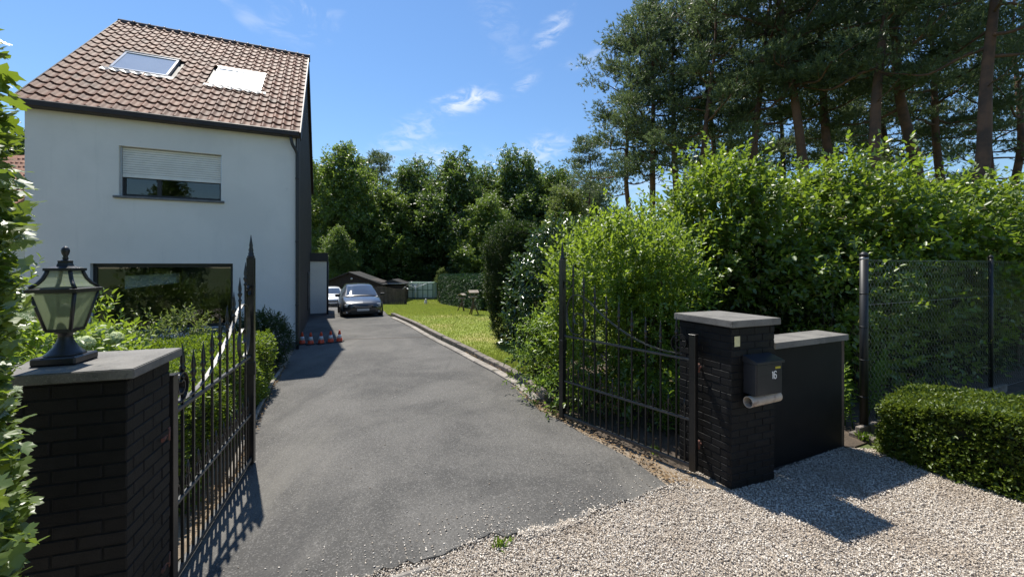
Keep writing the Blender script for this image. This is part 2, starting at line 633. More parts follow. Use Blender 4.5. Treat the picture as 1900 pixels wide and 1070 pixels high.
M['wire'] = surf('galvanised_wire', (.30, .31, .31), (.22, .23, .23), scale=20, rough=.45, metal=.4)
M['stone_white'] = surf('white_ornament', (.6, .6, .58), (.5, .5, .48), scale=9, rough=.8)
M['petal'] = leaf_mat('hydrangea_floret', (.60, .68, .38), (.80, .84, .58), (.85, .92, .55), .5, rough=.7)
M['litter_leaf'] = leaf_mat('dry_leaf', (.16, .10, .05), (.30, .20, .10), (.25, .16, .07), .2, rough=.8)

L_MAPLE = leaf_mat('maple_leaf', (.035, .068, .012), (.085, .135, .026), (.30, .42, .03), .34, rough=.42, spec=.8)
L_BRIGHT = leaf_mat('bright_shrub_leaf', (.062, .120, .016), (.140, .215, .033), (.42, .58, .045), .43, rough=.46, spec=.85)
L_BIG = leaf_mat('lilac_leaf', (.055, .105, .016), (.125, .185, .03), (.38, .54, .04), .38, rough=.42, spec=.9, old=(.20, .15, .05))
L_GLOSS = leaf_mat('glossy_shrub_leaf', (.022, .055, .014), (.045, .085, .022), (.12, .22, .03), .2, rough=.24, spec=.8)
L_YEW = leaf_mat('yew_needle', (.016, .036, .008), (.040, .070, .012), (.08, .14, .015), .25, rough=.5)
L_BOX = leaf_mat('box_leaf', (.045, .085, .010), (.11, .155, .018), (.24, .32, .03), .35, rough=.45)
L_BOX2 = leaf_mat('privet_leaf', (.05, .10, .010), (.125, .185, .02), (.30, .42, .03), .4, rough=.45)
L_TREE = leaf_mat('oak_leaf', (.035, .075, .018), (.080, .125, .03), (.20, .31, .045), .36, rough=.42, spec=.8)
L_TREE2 = leaf_mat('ash_leaf', (.05, .10, .02), (.11, .165, .035), (.27, .39, .05), .4, rough=.44, spec=.8)
L_PALE = leaf_mat('willow_leaf', (.075, .115, .028), (.14, .17, .045), (.26, .34, .07), .4, rough=.5)
L_PINE = leaf_mat('pine_needle', (.045, .082, .040), (.105, .145, .066), (.19, .26, .09), .36, rough=.45, spec=.7)
L_THUJA = leaf_mat('thuja_spray', (.014, .042, .018), (.030, .070, .030), (.05, .11, .035), .22, rough=.55)
L_GRASS = leaf_mat('grass_blade', (.15, .21, .03), (.27, .30, .07), (.40, .48, .08), .45, rough=.55, old=(.34, .28, .12))
L_HERB = leaf_mat('herb_leaf', (.07, .14, .016), (.12, .20, .03), (.32, .48, .05), .45, rough=.45)
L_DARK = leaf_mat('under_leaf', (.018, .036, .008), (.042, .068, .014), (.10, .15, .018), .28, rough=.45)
L_STONE = None


def stone_mat():
    m, n, l, p = new_mat('pale_gravel')
    g = n.new('ShaderNodeNewGeometry')
    cr = n.new('ShaderNodeValToRGB')
    e = cr.color_ramp.elements
    e[0].position, e[0].color = 0.0, c4((.13, .105, .085))
    e[1].position, e[1].color = 1.0, c4((.86, .79, .69))
    for pos, c in ((.12, (.30, .245, .19)), (.34, (.56, .485, .395)), (.6, (.70, .625, .525)), (.8, (.58, .53, .47))):
        q = e.new(pos)
        q.color = c4(c)
    l.new(g.outputs['Random Per Island'], cr.inputs[0])
    col = mixc(n, l, ramp(n, l, add_noise(n, l, 1.6, 4, .5, g.outputs['Position']), .48, .72, 0, .5), cr.outputs[0], (.36, .28, .20))
    l.new(col, p.inputs['Base Color'])
    p.inputs['Roughness'].default_value = .75
    return m


def asphalt_mat():
    m, n, l, p = new_mat('worn_asphalt')
    g = n.new('ShaderNodeNewGeometry')
    pos = g.outputs['Position']
    big = add_noise(n, l, .55, 5, .6, pos, .4)
    col = mixc(n, l, ramp(n, l, big, .36, .66), (.058, .056, .052), (.118, .112, .102))
    mid = add_noise(n, l, 2.6, 6, .65, pos)
    col = mixc(n, l, ramp(n, l, mid, .45, .75, 0, .55), col, (.125, .118, .107))
    # aggregate: pale and dark grains
    vo = n.new('ShaderNodeTexVoronoi')
    vo.inputs['Scale'].default_value = 95
    l.new(pos, vo.inputs['Vector'])
    sep = n.new('ShaderNodeSeparateColor')
    l.new(vo.outputs['Color'], sep.inputs[0])
    col = mixc(n, l, ramp(n, l, sep.outputs[0], .66, .97, 0, .5), col, (.22, .21, .195))
    col = mixc(n, l, ramp(n, l, sep.outputs[1], .62, .97, 0, .5), col, (.035, .034, .034))
    # long repair seams and darker drips along the drive
    dr = n.new('ShaderNodeMapping')
    dr.inputs['Rotation'].default_value = (0, 0, rad(-24))
    dr.inputs['Scale'].default_value = (1.4, .18, 1)
    l.new(pos, dr.inputs['Vector'])
    st = add_noise(n, l, 1.1, 5, .6, dr.outputs[0])
    col = mixc(n, l, ramp(n, l, st, .56, .72, 0, .5), col, (.042, .041, .040))
    st2 = add_noise(n, l, .8, 4, .6, dr.outputs[0], .2)
    col = mixc(n, l, ramp(n, l, st2, .53, .72, 0, .5), col, (.165, .155, .135))
    l.new(col, p.inputs['Base Color'])
    p.inputs['Roughness'].default_value = .82
    p.inputs['Specular IOR Level'].default_value = .35
    b = n.new('ShaderNodeBump')
    b.inputs['Strength'].default_value = .6
    b.inputs['Distance'].default_value = .006
    l.new(vo.outputs['Distance'], b.inputs['Height'])
    l.new(b.outputs['Normal'], p.inputs['Normal'])
    return m


M['asphalt'] = asphalt_mat()
L_STONE = stone_mat()


# ------------------------------------------------------------------ leaf geometry
def unit(a):
    return a / np.maximum(np.linalg.norm(a, axis=-1, keepdims=True), 1e-9)


T_DIA = (np.array([(0, 0, 0), (.5, .48, .12), (0, 1, -.06), (-.5, .48, .12)], float), [(0, 1, 2), (0, 2, 3)])
T_OVAL = (np.array([(0, 0, 0), (.42, .25, .07), (.44, .62, .07), (0, 1, -.10), (-.44, .62, .07), (-.42, .25, .07)], float),
          [(0, 1, 2, 3), (0, 3, 4, 5)])
T_NEEDLE = (np.array([(-.5, 0, 0), (.5, 0, 0), (0, 1, 0)], float), [(0, 1, 2)])


def leaves(P, A, N, ln, wd, tmpl):
    """one leaf per row: base point P, long axis A, facing N"""
    A = unit(A)
    B = unit(np.cross(A, N))
    N = np.cross(B, A)
    tv, tf = tmpl
    ln = np.broadcast_to(np.asarray(ln, float), (len(P),))[:, None, None]
    wd = np.broadcast_to(np.asarray(wd, float), (len(P),))[:, None, None]
    V = (P[:, None, :] + B[:, None, :] * tv[None, :, 0:1] * wd + A[:, None, :] * tv[None, :, 1:2] * ln + N[:, None, :] * tv[None, :, 2:3] * ln)
    k = len(tv)
    Fc = (np.arange(len(P))[:, None, None] * k + np.asarray(tf)[None]).reshape(-1, len(tf[0]))
    return V.reshape(-1, 3), Fc


def shoots(r, P, D, length, K, ln, wd, tmpl, splay=60, up=.7, jit=.35):
    """K leaves along each shoot"""
    n = len(P)
    D = unit(D)
    length = np.broadcast_to(np.asarray(length, float), (n,))
    t = (np.arange(K) + .6) / K
    X = unit(np.cross(D, r.normal(size=(n, 3))))
    Yv = np.cross(D, X)
    a = np.arange(K)[None, :] * 2.4 + r.uniform(0, 6.28, (n, 1))
    rd = X[:, None] * np.cos(a)[..., None] + Yv[:, None] * np.sin(a)[..., None]
    pos = P[:, None] + D[:, None] * (length[:, None] * t)[..., None]
    sp = math.radians(splay) * (1.05 - .55 * t)[None, :, None]
    ax = D[:, None] * np.cos(sp) + rd * np.sin(sp) + r.normal(size=(n, K, 3)) * jit * .5
    nr = np.array([0, 0, up]) + D[:, None] * .35 + r.normal(size=(n, K, 3)) * jit
    s = r.uniform(.65, 1.2, (n, K))
    return leaves(pos.reshape(-1, 3), ax.reshape(-1, 3), nr.reshape(-1, 3), (ln * s).ravel(), (wd * s).ravel(), tmpl)


def join(parts):
    V, Fc, b = [], [], 0
    for v, f in parts:
        V.append(v)
        Fc.append(f + b)
        b += len(v)
    return np.concatenate(V), np.concatenate(Fc)


def in_lobes(r, lobes, n, shell=.22, inner=0.0):
    """points (and outward directions) towards the skin of a union of ellipsoids"""
    L = np.array(lobes, float)
    w = (L[:, 3] * L[:, 4] * L[:, 5]) ** (2 / 3)
    P, D = [], []
    need = n
    while need > 0:
        m = int(need * 1.7) + 20
        k = r.choice(len(L), m, p=w / w.sum())
        d = unit(r.normal(size=(m, 3)))
        rr = np.clip(1 - np.abs(r.normal(0, shell, m)), .1, 1)
        ii = r.uniform(size=m) < inner
        rr[ii] = r.uniform(.2, .85, ii.sum())
        rr *= 1 + r.normal(0, .05, m)
        p = L[k, :3] + d * L[k, 3:] * rr[:, None]
        # drop those deep inside another lobe
        q = np.min(np.linalg.norm((p[:, None] - L[None, :, :3]) / L[None, :, 3:], axis=2), axis=1)
        keep = (q > .62) | ii
        P.append(p[keep])
        D.append(unit(d / L[k, 3:] * L[k, 3:].mean(axis=1, keepdims=True))[keep])
        need -= keep.sum()
    return np.concatenate(P)[:n], np.concatenate(D)[:n]


def bush(name, label, cat, lobes, n, K, ln, wd, mat, shoot=.3, tmpl=T_OVAL, seed=1, shell=.22, inner=.15, up=.7, splay=62, stems=6,
         base=None, updir=.5, zmin=.03, group=None, clump=0, stem_r=.02, mat_stem='twig', jit=.4, gap=.45, gap_size=.42, leaders=.10):
    r = np.random.default_rng(seed)
    P, D = in_lobes(r, lobes, n, shell, inner)
    if clump:
        C = P[r.choice(len(P), clump)]
        near = C[np.argmin(((P[:, None] - C[None]) ** 2).sum(2), axis=1)]
        P = P + (near - P) * r.uniform(.0, .5, (len(P), 1))
    if gap > 0:
        w_ = r.normal(size=(7, 3)) * (2.6 / max(gap_size, .05))
        ph = r.uniform(0, 6.28, 7)
        g_ = np.sin(P @ w_.T + ph).sum(1) / 2.0
        keep = (g_ + r.normal(0, .25, len(P))) > (gap - .75)
        P, D = P[keep], D[keep]
        n = len(P)
    D = D + np.array([0, 0, updir]) + r.normal(size=D.shape) * .35
    lead = r.uniform(size=n) < leaders
    P[lead] += unit(D[lead]) * r.uniform(.2, 1.0, (lead.sum(), 1)) * shoot * 1.3
    P[:, 2] = np.maximum(P[:, 2], zmin + r.uniform(0, .06, len(P)))
    V, Fc = shoots(r, P, D, shoot * r.uniform(.6, 1.3, n), K, ln, wd, tmpl, splay, up, jit)
    V[:, 2] = np.maximum(V[:, 2], zmin * .5)
    L = np.array(lobes)
    if base is None:
        base = (L[:, 0].mean(), L[:, 1].mean(), gz(L[:, 1].mean()))
    root = empty(name, base, label, cat, group)
    fo = link_mesh('foliage', np_mesh('foliage', V, Fc), mat, root)
    fo['kind'] = 'stuff'
    rr = random.Random(seed)
    for i in range(stems):
        l = L[rr.randrange(len(L))]
        sx, sy = rr.uniform(-.25, .25) * l[3], rr.uniform(-.25, .25) * l[4]
        e = Vector((l[0] + rr.uniform(-.55, .55) * l[3], l[1] + rr.uniform(-.55, .55) * l[4], l[2] + rr.uniform(.0, .6) * l[5]))
        b = Vector((base[0] * .35 + l[0] * .65 + sx, base[1] * .35 + l[1] * .65 + sy, base[2] - .02))
        mid = b.lerp(e, .5) + Vector((rr.uniform(-.15, .15), rr.uniform(-.15, .15), .1))
        MB().tube(catmull([b, mid, e], 5), [stem_r * (1 - .07 * k) for k in range(11)], 5).build('stem', M[mat_stem], root, False)
    return root


# ------------------------------------------------------------------ ground sheets
def sheet(name, rows, dz, mat, kind='structure', step=1.0, parent=None):
    """rows: (Y, Xleft, Xright) — a strip following the terrain"""
    ys = set(y for y, _, _ in rows)
    a, b = rows[0][0], rows[-1][0]
    y = a
    while y < b and len(ys) < 400:
        ys.add(round(y, 3))
        y += step
    for q in (18.0, 38.0):
        if a < q < b: ys.add(q)
    ys = sorted(ys)
    Y = [r[0] for r in rows]
    v = []
    for y in ys:
        xl = np.interp(y, Y, [r[1] for r in rows])
        xr = np.interp(y, Y, [r[2] for r in rows])
        z = gz(y) + dz
        v += [(xl, y, z), (xr, y, z)]
    f = [(2 * i, 2 * i + 1, 2 * i + 3, 2 * i + 2) for i in range(len(ys) - 1)]
    me = bpy.data.meshes.new(name)
    me.from_pydata(v, [], f)
    me.update()
    o = link_mesh(name, me, mat, parent)
    if kind: o['kind'] = kind
    return o


sheet('ground', [(-300, -1500, 1500), (18, -1500, 1500), (38, -1500, 1500), (3000, -1500, 1500)], -.02, M['meadow'], step=60)

u2, v2 = Vector((.9118, .4107, 0)), Vector((-.4107, .9118, 0))

# driveway outline (world metres)
front_edge = [(-2.42, 2.30), (-1.95, 2.52), (-1.52, 2.72), (-1.07, 2.97), (-.80, 3.10), (-.55, 3.17), (-.36, 3.31), (-.20, 3.46), (-.08, 3.40),
              (.06, 3.44), (.30, 3.50), (.55, 3.63), (.85, 3.80), (1.2, 3.97), (1.61, 4.17)]
fe = []
for i in range(len(front_edge) - 1):
    a, b = Vector(front_edge[i] + (0,)), Vector(front_edge[i + 1] + (0,))
    for k in range(5):
        p = a.lerp(b, k / 5)
        w = .018 * math.sin(23 * p.x + 3 * math.sin(7 * p.x)) + random.uniform(-.012, .012)
        fe.append((p.x - .35 * w, p.y + w))
fe.append((1.61, 4.17))
right_edge = [(1.40, 4.75), (1.02, 5.35), (.68, 5.95), (.42, 6.35), (.20, 7.0), (-.11, 8.06), (-.62, 9.2), (-1.26, 10.5), (-2.40, 12.55),
              (-3.75, 15.2), (-5.15, 17.55), (-5.45, 18.0)]
left_edge = [(-10.0, 18.0), (-9.1, 18.0), (-5.87, 10.90), (-5.05, 9.0), (-4.62, 7.9), (-4.30, 7.15), (-3.75, 5.95), (-3.35, 5.1), (-2.95, 4.3), (-2.60, 3.3)]
poly = fe + right_edge + left_edge
mb = MB()
mb.prism(poly, -.015, .022)
# the slope beyond the house
mb2 = MB()
rows = [(18.0, -10.0, -5.45), (19.0, -10.4, -5.85), (22, -11.7, -6.9), (26, -14, -8.4), (31, -17, -10.0), (37.5, -21, -12.2)]
vv, ff = [], []
for (y, xl, xr) in rows:
    vv += [(xl, y, gz(y) + .022), (xr, y, gz(y) + .022)]
ff = [(2 * i, 2 * i + 1, 2 * i + 3, 2 * i + 2) for i in range(len(rows) - 1)]
mb.add(vv, ff)
drive = mb.build('driveway', M['asphalt'], None, False)
bm = bmesh.new()
bm.from_mesh(drive.data)
bmesh.ops.recalc_face_normals(bm, faces=bm.faces[:])
bmesh.ops.triangulate(bm, faces=[f for f in bm.faces if len(f.verts) > 4])
for f in bm.faces:
    if abs(f.normal.z) > .7 and f.calc_center_median().z > 0 and f.normal.z < 0: f.normal_flip()
bm.to_mesh(drive.data)
bm.free()
tag(drive, kind='structure')

ja, jb = Vector(G(548, 634)), Vector(G(800, 626))
for a_, b_, w_ in ((ja, jb, .035),):
    dj = (b_ - a_).normalized()
    nj = Vector((-dj.y, dj.x, 0)) * w_ / 2
    MB().prism([(p.x, p.y) for p in (a_ - nj, b_ - nj, b_ + nj, a_ + nj)], .018, .0255).build('expansion_joint', M['earth'], drive)
# gravel bed in front, dry litter beside the drive, planting beds
mb = MB().prism([(-6, -3), (9, -3), (9, 3.2), (5.35, 3.0), (4.55, 5.05), (4.15, 5.12), (3.0, 4.55), (2.0, 4.5), (1.75, 4.6), (1.55, 4.3),
                 (-2.9, 2.25), (-6, 1.0)], -.05, -.004)
tag(mb.build('gravel_forecourt', M['gravel_bed']), kind='structure')
mb = MB().prism([(1.55, 4.28), (2.0, 4.5), (2.9, 4.5), (4.3, 5.1), (7.5, 6.6), (14, 9.5), (14, 12), (6, 12), (2.2, 12), (.8, 10.5), (.4, 8.4), (.55, 7.0), (.62, 6.15), (1.0, 5.4)], -.05, .0)
tag(mb.build('planting_bed', M['earth']), kind='structure')
mb = MB().prism([(1.60, 4.15), (2.35, 4.12), (1.8, 4.62), (1.2, 5.35), (.8, 6.1), (.5, 7.1), (.22, 8.2), (-.3, 9.2), (-.62, 9.2), (-.11, 8.06), (.20, 7.0), (.42, 6.35), (.68, 5.95), (1.02, 5.35), (1.40, 4.75)], -.05, .012)
tag(mb.build('litter_verge', M['litter']), kind='structure')
mb = MB().prism([(-2.62, 2.5), (-2.60, 3.3), (-2.95, 4.3), (-3.35, 5.1), (-3.75, 5.95), (-4.30, 7.15), (-4.62, 7.9), (-5.05, 9.0), (-5.87, 10.90), (-10.6, 8.75), (-16, 6), (-16, -1), (-3.2, 1.6)], -.05, .006)
tag(mb.build('garden_bed', M['litter']), kind='structure')

lawn_rows = [(8.3, .02, .6), (9.2, -.45, .8), (10.5, -1.08, 2), (12.5, -2.2, 8), (15.2, -3.55, 9), (18.0, -5.25, 9), (19.0, -5.85, 9), (22, -6.9, 9), (26, -8.4, 9), (31, -10, 9), (37.5, -12.2, 9), (52, -14, 12)]
sheet('lawn', lawn_rows, .045, M['lawn'])

# grass on the lawn
r = np.random.default_rng(5)
gp = []
Ylr = np.array(lawn_rows)


def lawn_pts(n, y0, y1):
    y = y0 + (y1 - y0) * r.uniform(size=n) ** 1.5
    xl, xr = np.interp(y, Ylr[:, 0], Ylr[:, 1]), np.interp(y, Ylr[:, 0], Ylr[:, 2])
    xr = np.minimum(xr, xl + 7.5)
    x = xl + (xr - xl) * r.uniform(size=n)
    z = np.array([gz(q) for q in y]) + .045
    return np.stack([x, y, z], 1)


Pg = lawn_pts(110000, 8.4, 46)
Ag = np.array([0, 0, 1.0]) + r.normal(size=Pg.shape) * .35
scale_g = .7 + .03 * Pg[:, 1]
V, Fc = leaves(Pg, Ag, r.normal(size=Pg.shape), .05 * scale_g * r.uniform(.6, 1.3, len(Pg)), .018 * scale_g, T_NEEDLE)
tag(link_mesh('grass', np_mesh('grass', V, Fc), L_GRASS), 'short sunlit grass of the back lawn', 'grass', kind='stuff')


# gravel stones
def pebbles(name, P, size, mat, seed=3):
    r = np.random.default_rng(seed)
    o = np.array([(1, 0, 0), (0, 1, 0), (-1, 0, 0), (0, -1, 0), (0, 0, 1), (0, 0, -1)], float)
    f = np.array([(0, 1, 4), (1, 2, 4), (2, 3, 4), (3, 0, 4), (1, 0, 5), (2, 1, 5), (3, 2, 5), (0, 3, 5)])
    n = len(P)
    q = o[None] * r.uniform(.6, 1.25, (n, 6, 1)) + r.normal(0, .22, (n, 6, 3))
    sc = size * r.uniform(.55, 1.35, (n, 1, 1)) * np.stack([np.ones(n), r.uniform(.6, 1, n), r.uniform(.4, .75, n)], 1)[:, None]
    q = q * sc
    a = r.uniform(0, 6.28, n)
    ca, sa = np.cos(a)[:, None], np.sin(a)[:, None]
    ti = r.normal(0, .35, (n, 1))
    x, y, z = q[..., 0], q[..., 1], q[..., 2]
    z2 = z + ti * x
    V = np.stack([x * ca - y * sa, x * sa + y * ca, z2], 2) + P[:, None]
    Fc = (np.arange(n)[:, None, None] * 6 + f[None]).reshape(-1, 3)
    return np_mesh(name, V.reshape(-1, 3), Fc)


def in_poly(P, poly):
    x, y = P[:, 0], P[:, 1]
    c = np.zeros(len(P), bool)
    n = len(poly)
    for i in range(n):
        x0, y0 = poly[i][:2]
        x1, y1 = poly[(i + 1) % n][:2]
        m = ((y0 > y) != (y1 > y)) & (x < (x1 - x0) * (y - y0) / (y1 - y0 + 1e-12) + x0)
        c ^= m
    return c


r = np.random.default_rng(21)
N = 165000
P = np.stack([r.uniform(-2.4, 6.0, N), r.uniform(2.7, 5.2, N), np.zeros(N)], 1)
gpoly = [(-2.3, 2.2)] + fe + [(1.75, 4.62), (2.0, 4.5), (2.9, 4.5), (4.15, 5.1), (4.6, 5.0), (5.4, 3.0), (6, 2.2)]
P = P[in_poly(P, gpoly)]
fe_a = np.array(fe)
de = np.min(np.linalg.norm(P[:, None, :2] - fe_a[None], axis=2), axis=1)
broken = (np.abs(P[:, 0] + .12) < .2)
lift = .020 * np.clip(1 - de / .10, 0, 1) * np.where(broken, .15, 1) * (.55 + .45 * np.sin(P[:, 0] * 5.0 + 1))
P[:, 2] = lift + r.uniform(.0, .012, len(P)) + .012 * np.clip(np.sin(P[:, 0] * 3.1) * np.sin(P[:, 1] * 4.3), 0, 1)
m_e = 5200
ie = r.integers(0, len(fe), m_e)
Pe = np.stack([fe_a[ie, 0] + r.normal(0, .03, m_e), fe_a[ie, 1] + r.normal(-.004, .022, m_e), np.full(m_e, .021)], 1)
Pe = Pe[(np.abs(Pe[:, 0] + .12) > .17) & (r.uniform(size=m_e) < .45 + .55 * np.sin(Pe[:, 0] * 3.1 + .6))]
P = np.concatenate([P, Pe])
tag(link_mesh('gravel', pebbles('gravel', P, .0085, L_STONE), L_STONE), 'pale crushed gravel in front of the gateway', 'gravel', kind='stuff')
# strays on the asphalt and litter
n = 750
P = np.stack([r.normal(0, 1, n), np.abs(r.normal(0, .22, n)), np.full(n, .026)], 1)
i = r.integers(0, len(fe), n)
fa = np.array(fe)
P[:, 0] = fa[i, 0] - .4 * P[:, 1]
P[:, 1] = fa[i, 1] + P[:, 1]
P2 = np.stack([r.uniform(-2.2, .9, 120), r.uniform(3.4, 9, 120), np.full(120, .026)], 1)
P2 = P2[in_poly(P2, poly)]
P = P[in_poly(P, poly)]
tag(link_mesh('stray_gravel', pebbles('stray_gravel', np.concatenate([P, P2]), .0085, L_STONE, 9), L_STONE), 'loose stones scattered on the asphalt', 'gravel', kind='stuff')

# dry leaves along both edges of the drive
n = 900
a = r.uniform(size=n)
re = np.array([(1.62, 4.2)] + right_edge[:8])
le = np.array(left_edge[3:])
tt = np.linspace(0, 1, len(re))
PR = np.stack([np.interp(a, tt, re[:, 0]) + np.abs(r.normal(.05, .13, n)), np.interp(a, tt, re[:, 1]), np.full(n, .05)], 1)
tt = np.linspace(0, 1, len(le))
PL = np.stack([np.interp(a, tt, le[:, 0]) - np.abs(r.normal(0, .13, n)) + .05, np.interp(a, tt, le[:, 1]), np.full(n, .045)], 1)
P = np.concatenate([PR, PL[:600]])
A = r.normal(size=P.shape) * np.array([1, 1, .2])
V, Fc = leaves(P, A, np.array([0, 0, 1.]) + r.normal(size=P.shape) * .4, r.uniform(.02, .055, len(P)), r.uniform(.012, .03, len(P)), T_OVAL)
tag(link_mesh('leaf_litter', np_mesh('leaf_litter', V, Fc), M['litter_leaf']), 'dry brown leaves along the edges of the drive', 'leaf litter', kind='stuff')


# ------------------------------------------------------------------ kerbs
def kerb_run(name, label, pts, w, h, stone, mat, sink=.05, gap=.012, wob=.012):
    root = empty(name, (pts[0][0], pts[0][1], gz(pts[0][1])), label, 'kerb')
    pv = [Vector((p[0], p[1], 0)) for p in pts]
    d = [0]
    for i in range(len(pv) - 1): d.append(d[-1] + (pv[i + 1] - pv[i]).length)
    X, Yv = [p.x for p in pv], [p.y for p in pv]
    s = 0
    while s < d[-1] - stone * .4:
        e = min(s + stone, d[-1])
        a = Vector((np.interp(s, d, X), np.interp(s, d, Yv), 0))
        b = Vector((np.interp(e, d, X), np.interp(e, d, Yv), 0))
        a.z, b.z = gz(a.y), gz(b.y)
        c = (a + b) / 2
        t = (b - a)
        rz = rotz(math.atan2(t.y, t.x)) @ Matrix.Rotation(-math.atan2(t.z, t.xy.length), 3, 'Y') @ Matrix.Rotation(random.uniform(-1, 1) * wob, 3, 'X')
        mbx = MB().box(c + Vector((0, 0, (h - sink) / 2 + random.uniform(-wob, wob) * .6)), (t.length - gap, w, h + sink), rz, .014, 1)
        mbx.build('kerb_stone', mat, root, False)
        s = e
    return root


kerb_pts = [(.60, 6.75), (.36, 7.6), (.02, 8.4), (-.50, 9.35), (-1.13, 10.62), (-2.27, 12.67), (-3.62, 15.3), (-5.03, 17.65), (-5.5, 18.6)]
kerb_run('lawn_kerb', 'raised mossy kerb of rough stones between the driveway and the lawn', kerb_pts, .15, .13, .62, M['kerb'])
flat_pts = [(.42, 6.75), (.16, 7.6), (-.19, 8.35), (-.70, 9.25), (-1.36, 10.5), (-2.50, 12.55), (-3.85, 15.2), (-5.2, 17.5)]
kerb_run('flush_edging', 'flush pale concrete edging along the foot of the raised kerb', flat_pts, .17, .062, 1.0, M['concrete'], gap=.01, wob=.006)
le_pts = [(-2.98, 4.25), (-3.38, 5.05), (-3.78, 5.92), (-4.33, 7.12), (-4.65, 7.87), (-5.08, 8.97)]
kerb_run('bed_edging', 'thin concrete edging between the driveway and the left flower bed', le_pts, .06, .075, 1.0, M['concrete'], gap=.01, wob=.006)
kerb_run('apron_edging', 'broken flush concrete edging where asphalt meets gravel', [(-1.25, 2.79), (-.62, 3.08)], .055, .018, .7, M['concrete'], gap=.01, wob=.01)
kerb_run('apron_edging', 'short flush concrete strip at the broken asphalt edge', [(.10, 3.37), (.55, 3.585)], .05, .022, .55, M['concrete'], gap=.01, wob=.01)

# ------------------------------------------------------------------ house
HC = Vector((-5.85, 10.92, 0))
EAVE, RIDGE_T, RIDGE_Z = 5.92, 4.7, 10.1
TH = math.atan2(RIDGE_Z - EAVE, RIDGE_T)
HW, HD = 5.2, 9.4


def H(s, t, z=0.0):
    p = HC - u2 * s + v2 * t
    p.z = z
    return p


house = empty('house', H(2.6, 4.7, 0), 'white rendered two storey house with brown tiled roof beside the driveway', 'house')
U3 = Matrix((u2, v2, Vector((0, 0, 1)))).transposed()          # columns: along facade, into house, up


def hbox(mb, s0, s1, t0, t1, z0, z1, bev=0.0):
    c = (H(s0, t0, z0) + H(s1, t1, z1)) / 2
    return mb.box(c, (abs(s1 - s0), abs(t1 - t0), abs(z1 - z0)), U3, bev)


WT = .30


def wall_with_openings(s0, s1, z0, z1, t0, t1, ops):
    mb = MB()
    xs = sorted({s0, s1, *[o[0] for o in ops], *[o[1] for o in ops]})
    zs = sorted({z0, z1, *[o[2] for o in ops], *[o[3] for o in ops]})
    P = lambda s, t, z: tuple(H(s, t, z))
    for i in range(len(xs) - 1):
        for j in range(len(zs) - 1):
            cx, cz = (xs[i] + xs[i + 1]) / 2, (zs[j] + zs[j + 1]) / 2
            if any(o[0] < cx < o[1] and o[2] < cz < o[3] for o in ops): continue
            a, b, c, d = xs[i], xs[i + 1], zs[j], zs[j + 1]
            mb.add([P(a, t0, c), P(b, t0, c), P(b, t0, d), P(a, t0, d)], [(3, 2, 1, 0)])
            mb.add([P(a, t1, c), P(b, t1, c), P(b, t1, d), P(a, t1, d)], [(0, 1, 2, 3)])
    for o in ops:
        a, b, c, d = o
        mb.add([P(a, t0, c), P(b, t0, c), P(b, t1, c), P(a, t1, c)], [(0, 1, 2, 3)])
        mb.add([P(a, t0, d), P(b, t0, d), P(b, t1, d), P(a, t1, d)], [(3, 2, 1, 0)])
        mb.add([P(a, t0, c), P(a, t0, d), P(a, t1, d), P(a, t1, c)], [(0, 1, 2, 3)])
        mb.add([P(b, t0, c), P(b, t0, d), P(b, t1, d), P(b, t1, c)], [(3, 2, 1, 0)])
    return mb


UPW = (1.655, 3.64, 3.91, 5.08)
LOW = (1.415, 4.139, .73, 2.33)
BKW = (2.2, 4.9, 1.22, 1.80)
wall_with_openings(0.0, HW, .22, EAVE, 0, WT, [UPW, LOW]).build('front_wall', M['stucco'], house, False)
wall_with_openings(0.0, HW, 0, EAVE, HD - WT, HD, []).build('back_wall', M['stucco'], house, False)
hbox(MB(), -.006, HW, .02, WT, 0, .22).build('plinth', M['plinth'], house)


def gable(s_out, s_in, mat, name, t_a):
    mb = MB()
    prof = [(t_a, 0), (HD - .001, 0), (HD - .001, EAVE - .02), (RIDGE_T, RIDGE_Z - .1), (t_a, EAVE - .02 + t_a * .85)]
    v = [tuple(H(s_out, t, z)) for t, z in prof] + [tuple(H(s_in, t, z)) for t, z in prof]
    n = 5
    f = [tuple(range(n)), tuple(range(2 * n - 1, n - 1, -1))] + [(i, n + i, n + (i + 1) % n, (i + 1) % n) for i in range(n)]
    mb.add(v, f)
    return mb.build(name, mat, house)


gable(.0, .25, M['stucco'], 'gable_wall', WT + .001)
lg = MB()
hbox(lg, HW - .25, HW, WT + .001, HD - .001, 0, 1.54)
hbox(lg, HW - .25, HW, WT + .001, 4.0, 1.54, 1.96)
hbox(lg, HW - .25, HW, 9.0, HD - .001, 1.54, 1.96)
pr5 = [(WT + .001, 1.96), (HD - .001, 1.96), (HD - .001, EAVE - .02), (RIDGE_T, RIDGE_Z - .1), (WT + .001, EAVE + .23)]
lg.add([tuple(H(HW, t, z)) for t, z in pr5] + [tuple(H(HW - .25, t, z)) for t, z in pr5], [(0, 1, 2, 3, 4), (9, 8, 7, 6, 5)] + [(i, 5 + i, 5 + (i + 1) % 5, (i + 1) % 5) for i in range(5)])
lg.build('gable_wall', M['stucco'], house)
gable(-.035, -.001, M['cladding'], 'gable_cladding', .03)
hbox(MB(), -.0345, -.001, .001, .029, .02, EAVE - .02).build('corner_trim', M['trim_brown'], house)
MB().add([H(HW - .0005, t, z) for t, z in ((0, .22), (WT, .22), (WT, EAVE), (0, EAVE))], [(0, 1, 2, 3)]).build('wall_return', M['stucco'], house)
# vertical cladding joints on the visible gable
for k in range(1, 16):
    t = .05 + k * .58
    zt = EAVE + (RIDGE_Z - EAVE) * (1 - abs(t - RIDGE_T) / RIDGE_T) - .2
    hbox(MB(), -.045, -.033, t - .02, t + .02, .15, zt).build('cladding_batten', M['trim_brown'], house)
